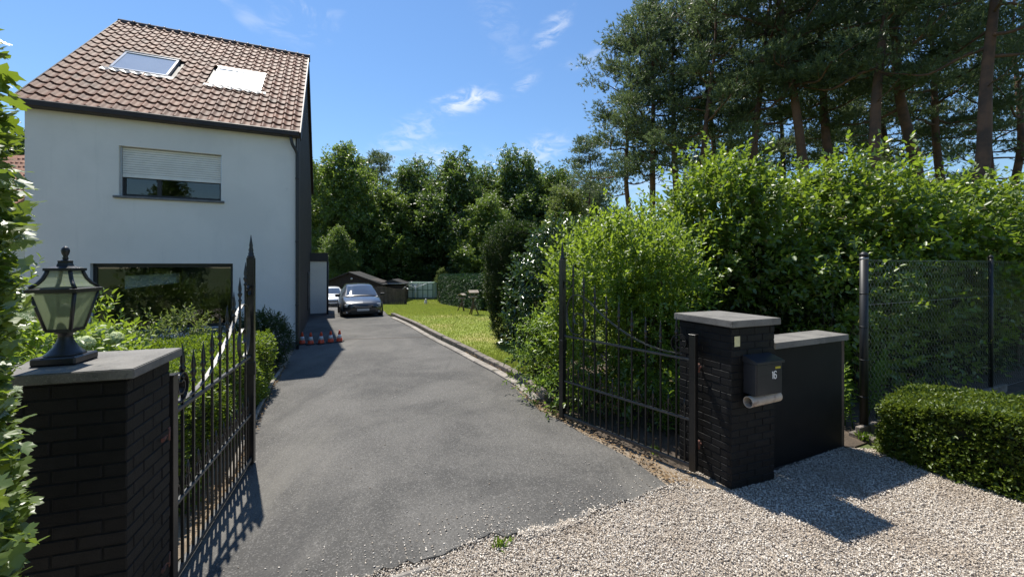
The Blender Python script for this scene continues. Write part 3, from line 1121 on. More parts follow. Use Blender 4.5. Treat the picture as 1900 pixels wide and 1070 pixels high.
# interior floor, ceiling and partition of the visible rooms
hbox(MB(), .26, HW - .26, WT + .02, HD - WT - .02, 2.62, 2.82).build('upper_floor', M['room'], house)
hbox(MB(), .26, HW - .26, WT + .02, HD - WT - .02, .02, .12).build('room_floor', M['room'], house)
hbox(MB(), .26, HW - .26, 3.6, 3.72, 2.83, 5.9).build('partition', M['room'], house)
hbox(MB(), 1.5, 2.15, 5.2, 5.9, .12, 1.95).build('cupboard', M['curtain'], house)
hbox(MB(), .26, HW - .26, WT + .02, HD - WT - .02, 5.70, 5.84).build('attic_floor', M['room'], house)
# strip window added for the pale band behind the ground floor glass
sw = hbox(MB(), HW - .14, HW - .12, 4.03, 8.97, 1.545, 1.955).build('window', M['frosted'], house)
sw['label'] = 'added frosted strip window, a pale band through the ground floor window'
# windows
lw = hbox(MB(), LOW[0] + .001, LOW[1] - .001, .13, .19, LOW[3] - .09, LOW[3] - .001)
hbox(lw, LOW[0] + .001, LOW[1] - .001, .13, .19, LOW[2] + .001, LOW[2] + .08)
hbox(lw, LOW[0] + .001, LOW[0] + .07, .131, .189, LOW[2] + .08, LOW[3] - .09)
hbox(lw, LOW[1] - .07, LOW[1] - .001, .131, .189, LOW[2] + .08, LOW[3] - .09)
lw = lw.build('window', M['frame_dark'], house)
lw['label'] = 'wide dark ground floor window reflecting the garden'
hbox(MB(), LOW[0] + .07, LOW[1] - .07, .155, .165, LOW[2] + .08, LOW[3] - .09).build('pane', M['glass'], lw)
hbox(MB(), LOW[0] - .05, LOW[1] + .05, -.05, .128, LOW[2] - .06, LOW[2] - .002, .006).build('sill', M['sill'], lw)
uw = hbox(MB(), UPW[0] + .001, UPW[1] - .001, .15, .21, UPW[2] + .001, UPW[2] + .07)
hbox(uw, UPW[0] + .001, UPW[0] + .07, .151, .209, UPW[2] + .07, 4.55)
hbox(uw, UPW[1] - .07, UPW[1] - .001, .151, .209, UPW[2] + .07, 4.55)
hbox(uw, 2.90, 2.98, .149, .211, UPW[2] + .07, 4.55)
uw = uw.build('window', M['frame_dark'], house)
uw['label'] = 'upper window with its cream roller shutter half down'
hbox(MB(), UPW[0] + .07, 2.90, .175, .185, UPW[2] + .07, 4.55).build('pane', M['glass'], uw)
hbox(MB(), 2.98, UPW[1] - .07, .175, .185, UPW[2] + .07, 4.55).build('pane', M['glass'], uw)
hbox(MB(), UPW[0] - .06, UPW[1] + .09, -.06, .148, UPW[2] - .055, UPW[2] - .002, .006).build('sill', M['sill'], uw)
for k in range(12):
    z0 = 4.41 + k * .055
    c = (H(UPW[0] + .03, .11, z0 + .026) + H(UPW[1] - .03, .11, z0 + .026)) / 2
    MB().box(c, (UPW[1] - UPW[0] - .06, .018, .049), U3, .006).build('shutter_slat', M['shutter'], uw)
hbox(MB(), UPW[0] + .03, UPW[1] - .03, .122, .126, 4.41, 5.07).build('shutter_backing', M['frame_dark'], uw)
for s in (UPW[0] + .001, UPW[1] - .03):
    hbox(MB(), s, s + .029, .08, .14, UPW[2] + .001, UPW[3] - .001).build('shutter_guide', M['alu'], uw)
hbox(MB(), UPW[0] + .035, UPW[1] - .035, .095, .125, 4.37, 4.41).build('shutter_bottom_bar', M['shutter'], uw)

# roof deck, tiles
ey = (v2 * math.cos(TH) + Vector((0, 0, math.sin(TH)))).normalized()
ez = u2.cross(ey).normalized()
OH = .17                                               # eave overhang along the slope


def RP(s, w, lift=0.0):
    return H(s, 0, EAVE) + ey * w + ez * lift


SL = RIDGE_T / math.cos(TH)
S0, S1 = -.10, 5.34
deck = MB()
v = []
for s in (S0, S1):
    v += [RP(s, -OH, .00), RP(s, SL, .00), RP(s, SL, -.14), RP(s, -OH, -.14)]
deck.add(v, [(0, 1, 2, 3), (7, 6, 5, 4), (0, 4, 5, 1), (1, 5, 6, 2), (2, 6, 7, 3), (3, 7, 4, 0)])
eyb = (-v2 * math.cos(TH) + Vector((0, 0, math.sin(TH)))).normalized()
ezb = (v2 * math.sin(TH) + Vector((0, 0, math.cos(TH)))).normalized()


def RB(s, w, lift=0.0):
    return H(s, HD, EAVE) + eyb * w + ezb * lift


v = []
for s in (S0, S1):
    v += [RB(s, -OH, .04), RB(s, SL, .04), RB(s, SL, -.14), RB(s, -OH, -.14)]
deck.add(v, [(0, 1, 2, 3), (7, 6, 5, 4), (0, 4, 5, 1), (1, 5, 6, 2), (2, 6, 7, 3), (3, 7, 4, 0)])
roof = deck.build('roof', M['trim_brown'], house)

TW, TL, TG = .2267, .40, .345
prof = [(0, .000), (.10, .030), (.22, .048), (.34, .040), (.46, .014), (.62, .000), (.82, -.004), (1.02, .004)]


def tile_mesh(name):
    mb = MB()
    v, f = [], []
    n = len(prof)
    for (y, dz) in ((0, .034), (TL, .002)):
        for (x, z) in prof: v.append((x * TW, y, z + dz + .008))
    for (x, z) in prof: v.append((x * TW, .0, z + .042))
    for (x, z) in prof: v.append((x * TW, .002, z + .008))
    f += [(i, i + 1, n + i + 1, n + i) for i in range(n - 1)]
    f += [(3 * n + i, 3 * n + i + 1, 2 * n + i + 1, 2 * n + i) for i in range(n - 1)]
    me = bpy.data.meshes.new(name)
    me.from_pydata([tuple(q) for q in v], [], f)
    me.polygons.foreach_set('use_smooth', [True] * (n - 1) + [False] * (n - 1))
    me.update()
    return me


tm = tile_mesh('roof_tile')
SKY = [(3.21, 4.43, 2.25, 3.56), (1.02, 2.25, 2.17, 3.52)]
ncol, nrow = 24, 19
placed = 0
rest = MB()
base_rot = Matrix((u2, ey, ez)).transposed()
tv = [Vector(q.co) for q in tm.vertices]
tf = [tuple(p.vertices) for p in tm.polygons]
order = sorted(((i, j) for j in range(nrow) for i in range(ncol)), key=lambda q: q[1])
for (i, j) in order:
    s_left = S1 - i * TW                                 # tile runs from s_left towards the right
    w0 = -OH + .01 + j * TG
    sc_, wc_ = s_left - TW / 2, w0 + TG / 2
    if any(a - .03 < sc_ < b + .03 and c - .06 < wc_ < d + .06 for a, b, c, d in SKY): continue
    mt = (base_rot @ Matrix.Rotation(random.uniform(-.012, .012), 3, 'Z') @ Matrix.Rotation(random.uniform(-.012, .012), 3, 'X')).to_4x4()
    mt.translation = RP(s_left, w0, .004 + random.uniform(0, .006))
    if placed < 299:
        inst('roof_tile', tm, mt, roof, M['tile'])
        placed += 1
    else:
        rest.add([mt @ q for q in tv], tf, False)
tag(rest.build('upper_roof_tiles', M['tile'], roof, False), kind='stuff')
# ridge tiles
rm = MB()
rm.lathe([(.115, 0), (.118, .36), (.135, .362), (.135, .41)], (0, 0, 0), 12)
rme = rm.mesh('ridge_tile')
for k in range(14):
    a = H(S1 - k * .392, RIDGE_T, RIDGE_Z - .015)
    mt = Matrix((u2.cross(Vector((0, 0, 1))), Vector((0, 0, 1)), u2)).transposed()
    mt = Matrix((-v2, Vector((0, 0, -1)), u2)).transposed().to_4x4()
    mt.translation = a
    inst('ridge_tile', rme, mt, roof, M['ridge'])
# verge trims and eave gutter
for s in (S0 - .035, S1 + .005):
    v = []
    for q in (s, s + .03):
        v += [RP(q, -OH, .045), RP(q, SL + .02, .045), RP(q, SL + .02, -.20), RP(q, -OH, -.20)]
    MB().add(v, [(0, 1, 2, 3), (7, 6, 5, 4), (0, 4, 5, 1), (1, 5, 6, 2), (2, 6, 7, 3), (3, 7, 4, 0)]).build('verge_board', M['trim_brown'], roof)
    v = []
    for q in (s, s + .03):
        v += [RB(q, -OH, .07), RB(q, SL + .02, .07), RB(q, SL + .02, -.20), RB(q, -OH, -.20)]
    MB().add(v, [(0, 1, 2, 3), (7, 6, 5, 4), (0, 4, 5, 1), (1, 5, 6, 2), (2, 6, 7, 3), (3, 7, 4, 0)]).build('verge_board', M['trim_brown'], roof)
gz0 = EAVE - .20
hbox(MB(), S0 + .0, S1 - .0, -.25, -.012, gz0 - .02, gz0 + .13, .02).build('gutter', M['trim_brown'], house)
hbox(MB(), 0.0, HW, -.011, .25, EAVE - .14, EAVE + .0).build('fascia', M['trim_brown'], house)
dp = MB().tube(catmull([H(.10, -.16, gz0 - .02), H(.06, -.15, gz0 - .22), H(-.04, -.08, gz0 - .42), H(-.05, -.07, gz0 - .7)], 5) + [H(-.05, -.07, .25), H(-.05, -.07, .04)], .042, 10)
dp.build('downpipe', M['dark_metal'], house)
for z in (1.2, 2.9, 4.6):
    MB().lathe([(.052, 0), (.052, .04)], H(-.05, -.07, z), 10).build('pipe_clip', M['dark_metal'], house)

# roof windows
for (a, b, c, d), gm, lb in ((SKY[0], 'skyglass', 'roof window on the left with sky reflection painted blue grey'), (SKY[1], 'skyglare', 'roof window on the right with sun glare painted into its pane')):
    def rbox(mb, s0, s1, w0, w1, l0, l1):
        q = [RP(s, w, l) for l in (l0, l1) for (s, w) in ((s0, w0), (s1, w0), (s1, w1), (s0, w1))]
        return mb.add(q, [(0, 1, 2, 3), (7, 6, 5, 4), (0, 4, 5, 1), (1, 5, 6, 2), (2, 6, 7, 3), (3, 7, 4, 0)])
    fr = MB()
    rbox(fr, a, b, c, c + .05, .0, .085)
    rbox(fr, a, b, d - .08, d, .0, .10)
    rbox(fr, a, a + .05, c + .05, d - .08, .0, .092)
    rbox(fr, b - .05, b, c + .05, d - .08, .0, .092)
    rw = fr.build('roof_window', M['alu'], roof)
    rw['label'] = lb
    gl = MB()
    rbox(gl, a + .0505, b - .0505, c + .0505, d - .0805, .02, .078)
    # the pane belongs to the roof window, which is itself a piece of the roof
    gl.build('roof_window_pane', M[gm], roof)
    tr = MB()
    rbox(tr, a - .03, b + .03, d + .002, d + .05, .0, .115)
    tr.build('roof_window_hood', M['dark_metal'], roof)
    fl = MB()
    n = 14
    for k in range(n):
        s0 = a - .14 + (b - a + .28) * k / n
        s1 = a - .14 + (b - a + .28) * (k + 1) / n
        za = .075 + .02 * math.sin((s0) / TW * 6.28)
        zb = .075 + .02 * math.sin((s1) / TW * 6.28)
        fl.add([RP(s0, c - .002, .075), RP(s1, c - .002, .075), RP(s1, c - .17 + random.uniform(-.02, .02), zb), RP(s0, c - .17 + random.uniform(-.02, .02), za)], [(3, 2, 1, 0)])
    fl.build('lead_apron', M['lead'], roof, False)

# single storey annex behind the house
AX0 = G(608, 586)
ann0 = H(0, 8.0, 0)
hbox(MB(), -.70, -.04, 7.95, 15.5, -.2, 2.45).build('annex_wall', M['stucco'], house)
hbox(MB(), -.76, -.04, 7.90, 15.6, 2.45, 2.84).build('annex_fascia', M['dark_metal'], house)
hbox(MB(), -.705, -.04, 7.94, 15.5, -.2, .10).build('annex_plinth', M['plinth'], house)
MB().tube([H(-.75, 7.98, 2.44), H(-.75, 7.98, .03)], .045, 8).build('annex_downpipe', M['dark_metal'], house)
hbox(MB(), -.07, -.036, 5.6, 6.9, .5, 2.0).build('gable_window', M['frame_dark'], house)

# neighbour's house on the far left
nb = empty('neighbour_house', (-25, 17, 0), 'neighbouring house with orange tiled roof behind the white house', 'house')
MB().box((-25.6, 19.6, 1.9), (9.0, 7.0, 3.8)).build('wall', M['stucco'], nb)
rfp = MB().add([(-31, 15.5, 3.75), (-20.4, 15.5, 3.75), (-20.4, 19.6, 7.6), (-31, 19.6, 7.6), (-31, 23.7, 3.75), (-20.4, 23.7, 3.75)], [(0, 1, 2, 3), (3, 2, 5, 4), (0, 4, 5, 1), (0, 3, 4), (1, 5, 2)])
nroof = rfp.build('roof', M['orange_tile'], nb)
nt = (Vector((0, 4.1, 3.85))).normalized()
nn = Vector((1, 0, 0)).cross(nt)
nmat = Matrix((Vector((1, 0, 0)), nt, nn)).transposed()
for j in range(15):
    for i in range(13):
        mt = nmat.to_4x4()
        mt.translation = Vector((-20.6 - TW - i * TW, 15.5, 3.75)) + nt * (j * .37) + nn * .01
        o = inst('roof_tile', tm, mt, nroof)
        o.material_slots[0].link = 'OBJECT'
        o.material_slots[0].material = M['orange_tile']

# ------------------------------------------------------------------ gate pillars
# a shared bevelled brick 0.21 x 0.028 x 0.062
brick_me = MB().box((0, 0, 0), (.21, .028, .062), None, .004).mesh('brick')


def pillar(label, corner, e_front, e_side, zb, z_cap, cap_t, over, ncourse):
    """corner: front corner of body on the ground; e_front/e_side: edge vectors of the body"""
    c0 = Vector((corner[0], corner[1], 0))
    ef, es = Vector((e_front[0], e_front[1], 0)), Vector((e_side[0], e_side[1], 0))
    ctr = c0 + ef / 2 + es / 2
    root = empty('gate_pillar', (ctr.x, ctr.y, 0), label, 'pillar')
    P4 = [c0, c0 + ef, c0 + ef + es, c0 + es]
    inn = [ctr + (p - ctr) * (1 - .0045 / max((p - ctr).length, .1) * 1.4) for p in P4]
    MB().prism([(p.x, p.y) for p in inn], zb, z_cap - cap_t).build('mortar_core', M['mortar'], root)
    hgt = (z_cap - cap_t - .03) / ncourse
    for k in range(4):
        a, b = P4[k], P4[(k + 1) % 4]
        t = (b - a)
        Lk = t.length
        t.normalize()
        nrm = Vector((t.y, -t.x, 0))
        if nrm.dot(ctr - a) > 0: nrm = -nrm
        rm_ = Matrix((t, nrm.cross(t) * 0 + Vector((-t.y, t.x, 0)), Vector((0, 0, 1)))).transposed()
        for c in range(ncourse):
            x = -(.11 if (c + k) % 2 else 0.0)
            while x < Lk - .02:
                x0, x1 = max(x, .002), min(x + .21, Lk - .002)
                if x1 - x0 > .03:
                    m4 = rm_.to_4x4() @ Matrix.Diagonal(((x1 - x0) / .21, 1, (hgt - .008) / .062, 1))
                    m4.translation = a + t * (x0 + x1) / 2 - nrm * (.013 + random.uniform(-.0015, .002)) + Vector((0, 0, .015 + hgt * (c + .5)))
                    inst('brick', brick_me, m4, root, M['brick'])
                x += .221
    cp = [ctr + (p - ctr) * (1 + over / (p - ctr).length) for p in P4]
    me = MB().prism([(p.x, p.y) for p in cp], z_cap - cap_t, z_cap).mesh('cap')
    bm = bmesh.new()
    bm.from_mesh(me)
    bmesh.ops.recalc_face_normals(bm, faces=bm.faces[:])
    bmesh.ops.bevel(bm, geom=bm.edges[:], offset=.005, segments=2, affect='EDGES')
    bm.to_mesh(me)
    bm.free()
    link_mesh('cap_stone', me, M['capstone'], root)
    return root, P4


pl_left, LP4 = pillar('black brick gate pillar carrying the lantern, left of the driveway', (-2.13, 2.235), (-.545, -.170), (-.165, .475), 0, 1.734, .056, .07, 22)
pl_right, RP4 = pillar('black brick gate pillar with mailbox, right of the driveway', (2.234, 4.115), (.578, .215), (-.275, .615), 0, 1.734, .07, .06, 22)
# cream paper label stuck on the front of the right pillar
fdir = Vector((.578, .215, 0)).normalized()
fnor = Vector((fdir.y, -fdir.x, 0))
RF = Matrix((fdir, -fnor, Vector((0, 0, 1)))).transposed()
c0 = Vector((2.234, 4.115, 0))
MB().box(c0 + fdir * .075 + fnor * .004 + Vector((0, 0, 1.515)), (.075, .002, .105), RF).build('paper_label', M['cream_label'], pl_right)

# low wall between the right pillar and the fence
lw_a, lw_b = Vector((2.93, 4.56, 0)), Vector((4.16, 5.10, 0))
d = (lw_b - lw_a).normalized()
nb_ = Vector((-d.y, d.x, 0))
lwall = empty('garden_wall', tuple((lw_a + lw_b) / 2 + nb_ * .15), 'low black rendered wall between the mailbox pillar and the fence', 'wall')
pp = [lw_a - d * .1, lw_b, lw_b + nb_ * .28, lw_a + nb_ * .28 - d * .1]
MB().prism([(p.x, p.y) for p in pp], 0, 1.355).build('wall_body', M['black_render'], lwall)
pp = [lw_a - d * .0 - nb_ * .045, lw_b + d * .06 - nb_ * .045, lw_b + d * .06 + nb_ * .32, lw_a + nb_ * .32]
MB().prism([(p.x, p.y) for p in pp], 1.355, 1.425).build('cap_stone', M['capstone'], lwall)
pp = [lw_b + d * .002 + nb_ * .0, lw_b + d * .055, lw_b + d * .055 + nb_ * .1, lw_b + d * .002 + nb_ * .1]
MB().prism([(p.x, p.y) for p in pp], 0, 1.352).build('end_post', M['log'], lwall)

# mailbox and newspaper tube on the right pillar
mc = c0 + fdir * .30 + fnor * .003
mbx = empty('mailbox', tuple(mc + Vector((0, 0, 1.02))), 'anthracite mailbox numbered 16 on the black pillar', 'mailbox')


def mlocal(x, y, z):
    return c0 + fdir * x + fnor * y + Vector((0, 0, z))


def mboxp(x0, x1, y0, y1, z0, z1, bev=0.0):
    return MB().box(mlocal((x0 + x1) / 2, (y0 + y1) / 2, (z0 + z1) / 2), (x1 - x0, y1 - y0, z1 - z0), RF, bev, 2)


MX0, MX1 = .155, .525
mboxp(MX0, MX1, .004, .150, .985, 1.30, .006).build('body', M['mail'], mbx)
# sloping lid
v = [mlocal(x, y, z) for x in (MX0 - .008, MX1 + .008) for (y, z) in ((.004, 1.302), (.172, 1.302), (.172, 1.325), (.004, 1.372))]
MB().add(v, [(0, 1, 2, 3), (7, 6, 5, 4), (0, 4, 5, 1), (1, 5, 6, 2), (2, 6, 7, 3), (3, 7, 4, 0)]).build('lid', M['mail'], mbx)
mboxp(MX0 + .012, MX1 - .012, .151, .156, .995, 1.292, .002).build('door', M['mail'], mbx)
mboxp(MX0 + .06, MX0 + .16, .1565, .158, 1.185, 1.189).build('lock_slot', M['car_trim'], mbx)
# digits 1 and 6 as flat strokes
dg = MB()


def stroke(pts, w, mb, x0, z0):
    P_ = [mlocal(x0 + px_, .1575, z0 + pz_) for px_, pz_ in pts]
    mb.ribbon(P_, fnor, .0018, w)


one = MB()
stroke([(.012, 0), (.012, .075)], .011, one, MX0 + .215, 1.145)
stroke([(.012, .074), (.0, .062)], .009, one, MX0 + .215, 1.145)
one.build('number_digit', M['white_print'], mbx, True)
six = MB()
import math as _m
pts = [(.038, .062), (.034, .071), (.022, .075), (.010, .070), (.006, .056), (.006, .020), (.010, .005), (.022, 0), (.034, .005), (.038, .018), (.038, .026), (.034, .038), (.022, .043), (.010, .038)]
stroke(pts, .0105, six, MX0 + .238, 1.145)
six.build('number_digit', M['white_print'], mbx, True)
mboxp(MX0 + .262, MX0 + .335, .1575, .159, 1.243, 1.265).build('name_sticker', M['yellow_print'], mbx)

tb_c = mlocal(.335, .085, .925)
nt_root = empty('newspaper_tube', tuple(mlocal(.335, .0, .925)), 'weathered beige pipe for newspapers below the mailbox', 'newspaper tube')
tr_, ti_ = .056, .049
tubem = MB()
a, b = mlocal(.125, .085, .915), mlocal(.545, .085, .935)
n = 20
ring = lambda c, r_: [c + fnor * (r_ * math.cos(6.2832 * k / n)) + Vector((0, 0, r_ * math.sin(6.2832 * k / n))) for k in range(n)]
vv = ring(a, tr_) + ring(b, tr_) + ring(b, ti_) + ring(a, ti_)
ff = []
for s_ in range(4):
    for k in range(n):
        ff.append((s_ * n + k, s_ * n + (k + 1) % n, ((s_ + 1) % 4) * n + (k + 1) % n, ((s_ + 1) % 4) * n + k))
tubem.add(vv, ff, False)
tubem.build('pipe', M['tube'], nt_root)
for x in (.24, .43):
    mboxp(x, x + .03, .002, .04, .90, .94).build('pipe_bracket', M['dark_metal'], nt_root)


# ------------------------------------------------------------------ wrought iron gate leaves
def gate_leaf(label, hinge, tip, hinge_on):
    h0, t0 = Vector((hinge[0], hinge[1], 0)), Vector((tip[0], tip[1], 0))
    d = (t0 - h0)
    L = d.length
    d.normalize()
    nn_ = Vector((d.y, -d.x, 0))
    k = L / 1.9
    RG = Matrix((d, -nn_, Vector((0, 0, 1)))).transposed()
    root = empty('gate_leaf', tuple((h0 + t0) / 2), label, 'gate')
    P = lambda s, z, o=0.0: h0 + d * (s * k) + nn_ * o + Vector((0, 0, z))

    def bar(name, s0, s1, z0, z1, w, dep, mat='iron', parent=root, bev=.003):
        return MB().box((P(s0, z0) + P(s1, z1)) / 2, (max((s1 - s0) * k, w), dep, max(z1 - z0, w)), RG, bev).build(name, M[mat], parent, False)

    hp = bar('hinge_post', 0, 0, .05, 1.53, .07, .07)
    MB().box(P(0, 1.536), (.078, .078, .012), RG, .002).build('post_top', M['iron'], hp, False)
    fp = bar('lock_post', 1.9, 1.9, .04, 2.38, .075, .075)
    fin = [(.036, 0), (.04, .015), (.028, .03), (.03, .05), (.022, .065), (.026, .085), (.017, .12), (.02, .14), (.012, .19), (.003, .26)]
    MB().lathe([(r_, z) for r_, z in fin], P(1.9, 2.38), 8).build('spear_finial', M['iron'], fp, False)
    bar('bottom_rail', .035, 1.86, .075, .115, .03, .04, 'iron_dusty_lit')
    bar('lower_rail', .035, 1.86, .585, .610, .02, .03, 'iron_dusty_lit')
    bar('upper_rail', .035, 1.86, 1.245, 1.272, .02, .03, 'iron_dusty_lit')
    spear = [(.011, 0), (.019, .012), (.019, .022), (.011, .03), (.011, .05), (.021, .07), (.024, .085), (.013, .10), (.018, .13), (.016, .16), (.008, .21), (.002, .26)]
    tips = [1.72, 1.645, 1.67, 1.73, 1.82, 1.91, 2.03, 2.17, 2.33]
    for i in range(9):
        s = .19 + i * .188
        o = bar('bar', s, s, .115, tips[i] - .26, .017, .017, bev=.0)
        MB().lathe(spear, P(s, tips[i] - .262), 6).build('spear_finial', M['iron'], o, False)
    for i in range(10):
        s = .096 + i * .188
        o = bar('short_bar', s, s, .115, .70, .014, .014, bev=.0)
        f = MB().lathe([(.008, 0), (.014, .01), (.009, .02), (.016, .04), (.012, .07), (.003, .12)], P(s, .70), 6)
        for sg in (-1, 1):
            pts = [P(s + sg * (.012 + .03 * math.sin(a_)) , .63 + .05 * (1 - math.cos(a_)) * .9) for a_ in (0, .5, 1.0, 1.6, 2.2, 2.8, 3.3)]
            f.ribbon(pts, nn_, .010, .006)
        f.build('leaf_finial', M['iron'], o, False)
    # sweeping curved bar ending in scrolls
    cv = [(.12, 1.305), (.35, 1.308), (.63, 1.36), (.97, 1.50), (1.24, 1.66), (1.43, 1.80), (1.59, 1.87), (1.72, 1.84), (1.80, 1.70), (1.81, 1.52), (1.76, 1.38),
          (1.66, 1.31), (1.53, 1.33), (1.475, 1.45), (1.51, 1.57), (1.61, 1.61), (1.68, 1.55), (1.665, 1.47), (1.61, 1.46)]
    MB().ribbon(catmull([P(s, z) for s, z in cv], 5), nn_, .034, .010).build('sweep_bar', M['iron_dusty_lit'], root, False)
    sp = []
    for q in range(34):
        a_ = -math.pi / 2 + q * .30
        rr_ = .118 - q * .0028
        sp.append(P(.145 - rr_ * math.cos(a_) * -1 * .95, 1.425 + rr_ * math.sin(a_)))
    MB().ribbon(sp, nn_, .040, .010).build('scroll', M['iron'], root, False)
    sp = []
    for q in range(22):
        a_ = math.pi + q * .33
        rr_ = .085 - q * .003
        sp.append(P(1.80 + rr_ * math.cos(a_), 2.02 + rr_ * math.sin(a_)))
    MB().ribbon(sp, nn_, .03, .009).build('scroll', M['iron'], root, False)
    MB().box(P(1.9, 1.12, .0) + d * -.02, (.05, .10, .15), RG, .004).build('lock_case', M['iron'], root, False)
    for z in (.33, 1.17):
        a_, b_ = P(0, z), Vector((hinge_on[0], hinge_on[1], z))
        mid = a_.lerp(b_, .5)
        hg = MB().tube([a_, b_], .014, 8)
        hg.tube([mid + Vector((0, 0, -.045)), mid + Vector((0, 0, .045))], .022, 8)
        hg.build('hinge', M['rust'], root, False)
    return root


gate_leaf('black iron gate leaf standing open beside the lantern pillar', (-2.37, 2.80), (-2.99, 4.63), (-2.25, 2.60))
gate_leaf('black iron gate leaf standing open in front of the bright green bush', (1.985, 4.42), (.745, 5.97), (2.10, 4.46))

# ------------------------------------------------------------------ lantern on the left pillar
lt = Vector((-2.655, 2.395, 1.734))
lt = Vector((-2.585, 2.34, 1.734))
la = math.atan2(.30, .95)
LR = rotz(la)
lan = empty('lantern', tuple(lt), 'black square lantern with frosted panes on the left gate pillar', 'lantern')
LB = lambda x, y, z: lt + LR @ Vector((x * .55, y * .55, z * .9))
bs = MB().box(LB(0, 0, .0285), (.20, .20, .045), LR, .008)
for sx in (-1, 1):
    for sy in (-1, 1):
        bs.box(LB(sx * .14, sy * .14, .0025), (.04, .04, .0055), LR)
bs.build('base', M['lamp_black'], lan)
MB().lathe([(r_ * .88, z_ * .9) for r_, z_ in [(.100, .053), (.098, .062), (.082, .075), (.058, .105), (.042, .14), (.035, .165), (.035, .185), (.05, .195), (.05, .205)]], lt, 24).build('stem', M['lamp_black'], lan)
zb_, zt_ = .207, .455
wb, wt = .100, .175


def ring4(w, z):
    return [LB(sx * w, sy * w, z) for sx, sy in ((-1, -1), (1, -1), (1, 1), (-1, 1))]


q = MB()
lo4, hi4 = ring4(wb + .006, zb_ - .004), ring4(wb + .006, zb_ + .016)
q.add(lo4 + hi4, [(3, 2, 1, 0), (4, 5, 6, 7)] + [(i, (i + 1) % 4, 4 + (i + 1) % 4, 4 + i) for i in range(4)])
q.build('bottom_tray', M['lamp_black'], lan)
MB().lathe([(.014, .205), (.014, .245), (.022, .265), (.026, .295), (.020, .325), (.006, .342)], lt, 12).build('bulb', M['white_print'], lan)
A4, B4 = ring4(wb, zb_ + .012), ring4(wt, zt_)
for i in range(4):
    MB().tube([A4[i], B4[i]], .009, 6).build('corner_bar', M['lamp_black'], lan, False)
    j = (i + 1) % 4
    nrm = (A4[j] - A4[i]).cross(B4[i] - A4[i]).normalized() * .002
    pa = [A4[i], A4[j], B4[j], B4[i]]
    MB().add([p + nrm for p in pa] + [p - nrm for p in pa], [(0, 1, 2, 3), (7, 6, 5, 4), (0, 4, 5, 1), (1, 5, 6, 2), (2, 6, 7, 3), (3, 7, 4, 0)]).build('pane', M['lamp_glass'], lan)
# rim
o4, o4b, i4 = ring4(wt + .028, zt_), ring4(wt + .032, zt_ + .022), ring4(wt - .01, zt_ + .03)
q = MB()
q.add(ring4(wt - .012, zt_ - .004) + o4 + o4b + i4, [(0, 1, 5, 4), (1, 2, 6, 5), (2, 3, 7, 6), (3, 0, 4, 7)] + [(4 + i, 4 + (i + 1) % 4, 8 + (i + 1) % 4, 8 + i) for i in range(4)] + [(8 + i, 8 + (i + 1) % 4, 12 + (i + 1) % 4, 12 + i) for i in range(4)])
q.build('rim', M['lamp_black'], lan)
# roof: curved glazed pagoda
prof_ = [(wt + .005, zt_ + .028), (wt - .035, zt_ + .055), (wt - .062, zt_ + .085), (wt - .078, zt_ + .118), (wt - .085, zt_ + .14)]
for i in range(4):
    j = (i + 1) % 4
    vv = []
    for w, z in prof_:
        rg = ring4(w - .004, z)
        vv += [rg[i], rg[j]]
    MB().add(vv, [(2 * k, 2 * k + 1, 2 * k + 3, 2 * k + 2) for k in range(len(prof_) - 1)]).build('roof_pane', M['lamp_glass'], lan)
    MB().tube([ring4(w, z)[i] for w, z in prof_], .010, 6).build('roof_rib', M['lamp_black'], lan, False)
wq = wt - .072
q = MB().prism([(p.x, p.y) for p in ring4(wq + .012, 0)], lt.z + (zt_ + .135) * .9, lt.z + (zt_ + .152) * .9)
q.build('top_plate', M['lamp_black'], lan)
MB().lathe([(r_ * .62, z_ * .9) for r_, z_ in [(wq * 1.25, zt_ + .152), (.06, zt_ + .165), (.05, zt_ + .185), (.052, zt_ + .20), (.03, zt_ + .205)]], lt, 4, None, False, la + math.pi / 4).build('chimney', M['lamp_black'], lan)
MB().lathe([(r_ * .8, z_ * .9) for r_, z_ in [(.012, zt_ + .20), (.017, zt_ + .215), (.012, zt_ + .228), (.020, zt_ + .245), (.024, zt_ + .262), (.021, zt_ + .278), (.009, zt_ + .290), (.001, zt_ + .293)]], lt, 12).build('finial', M['lamp_black'], lan)

# ------------------------------------------------------------------ chain link fence on the right
fp0 = Vector((4.78, 5.49, 0))
fd = Vector((.9118, .4107, 0))
fence = empty('chain_link_fence', tuple(fp0), 'dark chain link fence with round posts behind the clipped hedge', 'fence')
posts = [0, 4.05, 8.1]
FH = 2.42
for i, s in enumerate(posts):
    b = fp0 + fd * s
    pst = MB().tube([b + Vector((0, 0, -.02)), b + Vector((0, 0, FH))], .048 if i == 0 else .03, 14).build('post', M['post'], fence, False)
    MB().lathe([(q_ * (.87 if i == 0 else .58), z_) for q_, z_ in [(.06, 0), (.06, .02), (.03, .05), (.002, .055)]], b + Vector((0, 0, FH)), 14).build('post_cap', M['post'], pst, False)
    if i == 0:
        MB().lathe([(.0505, 0), (.0505, .025)], b + Vector((0, 0, FH - .05)), 14).build('band', M['wire'], pst, False)
        for z in (.5, 1.0, 1.45, 1.9):
            MB().lathe([(.0505, 0), (.0505, .018)], b + Vector((0, 0, z)), 14).build('band', M['post'], pst, False)
for z in (.08, 1.75, 2.36):
    MB().tube([fp0 + Vector((0, 0, z)), fp0 + fd * 8.1 + Vector((0, 0, z))], .0025, 4, False).build('tension_wire', M['wire'], fence, False)
net = MB()
cell = .048
nrm_f = Vector((fd.y, -fd.x, 0))
V_, F_ = [], []
zz = np.arange(0.1, 2.36, cell)
ncl = int(8.0 / cell)
rw_ = .0022
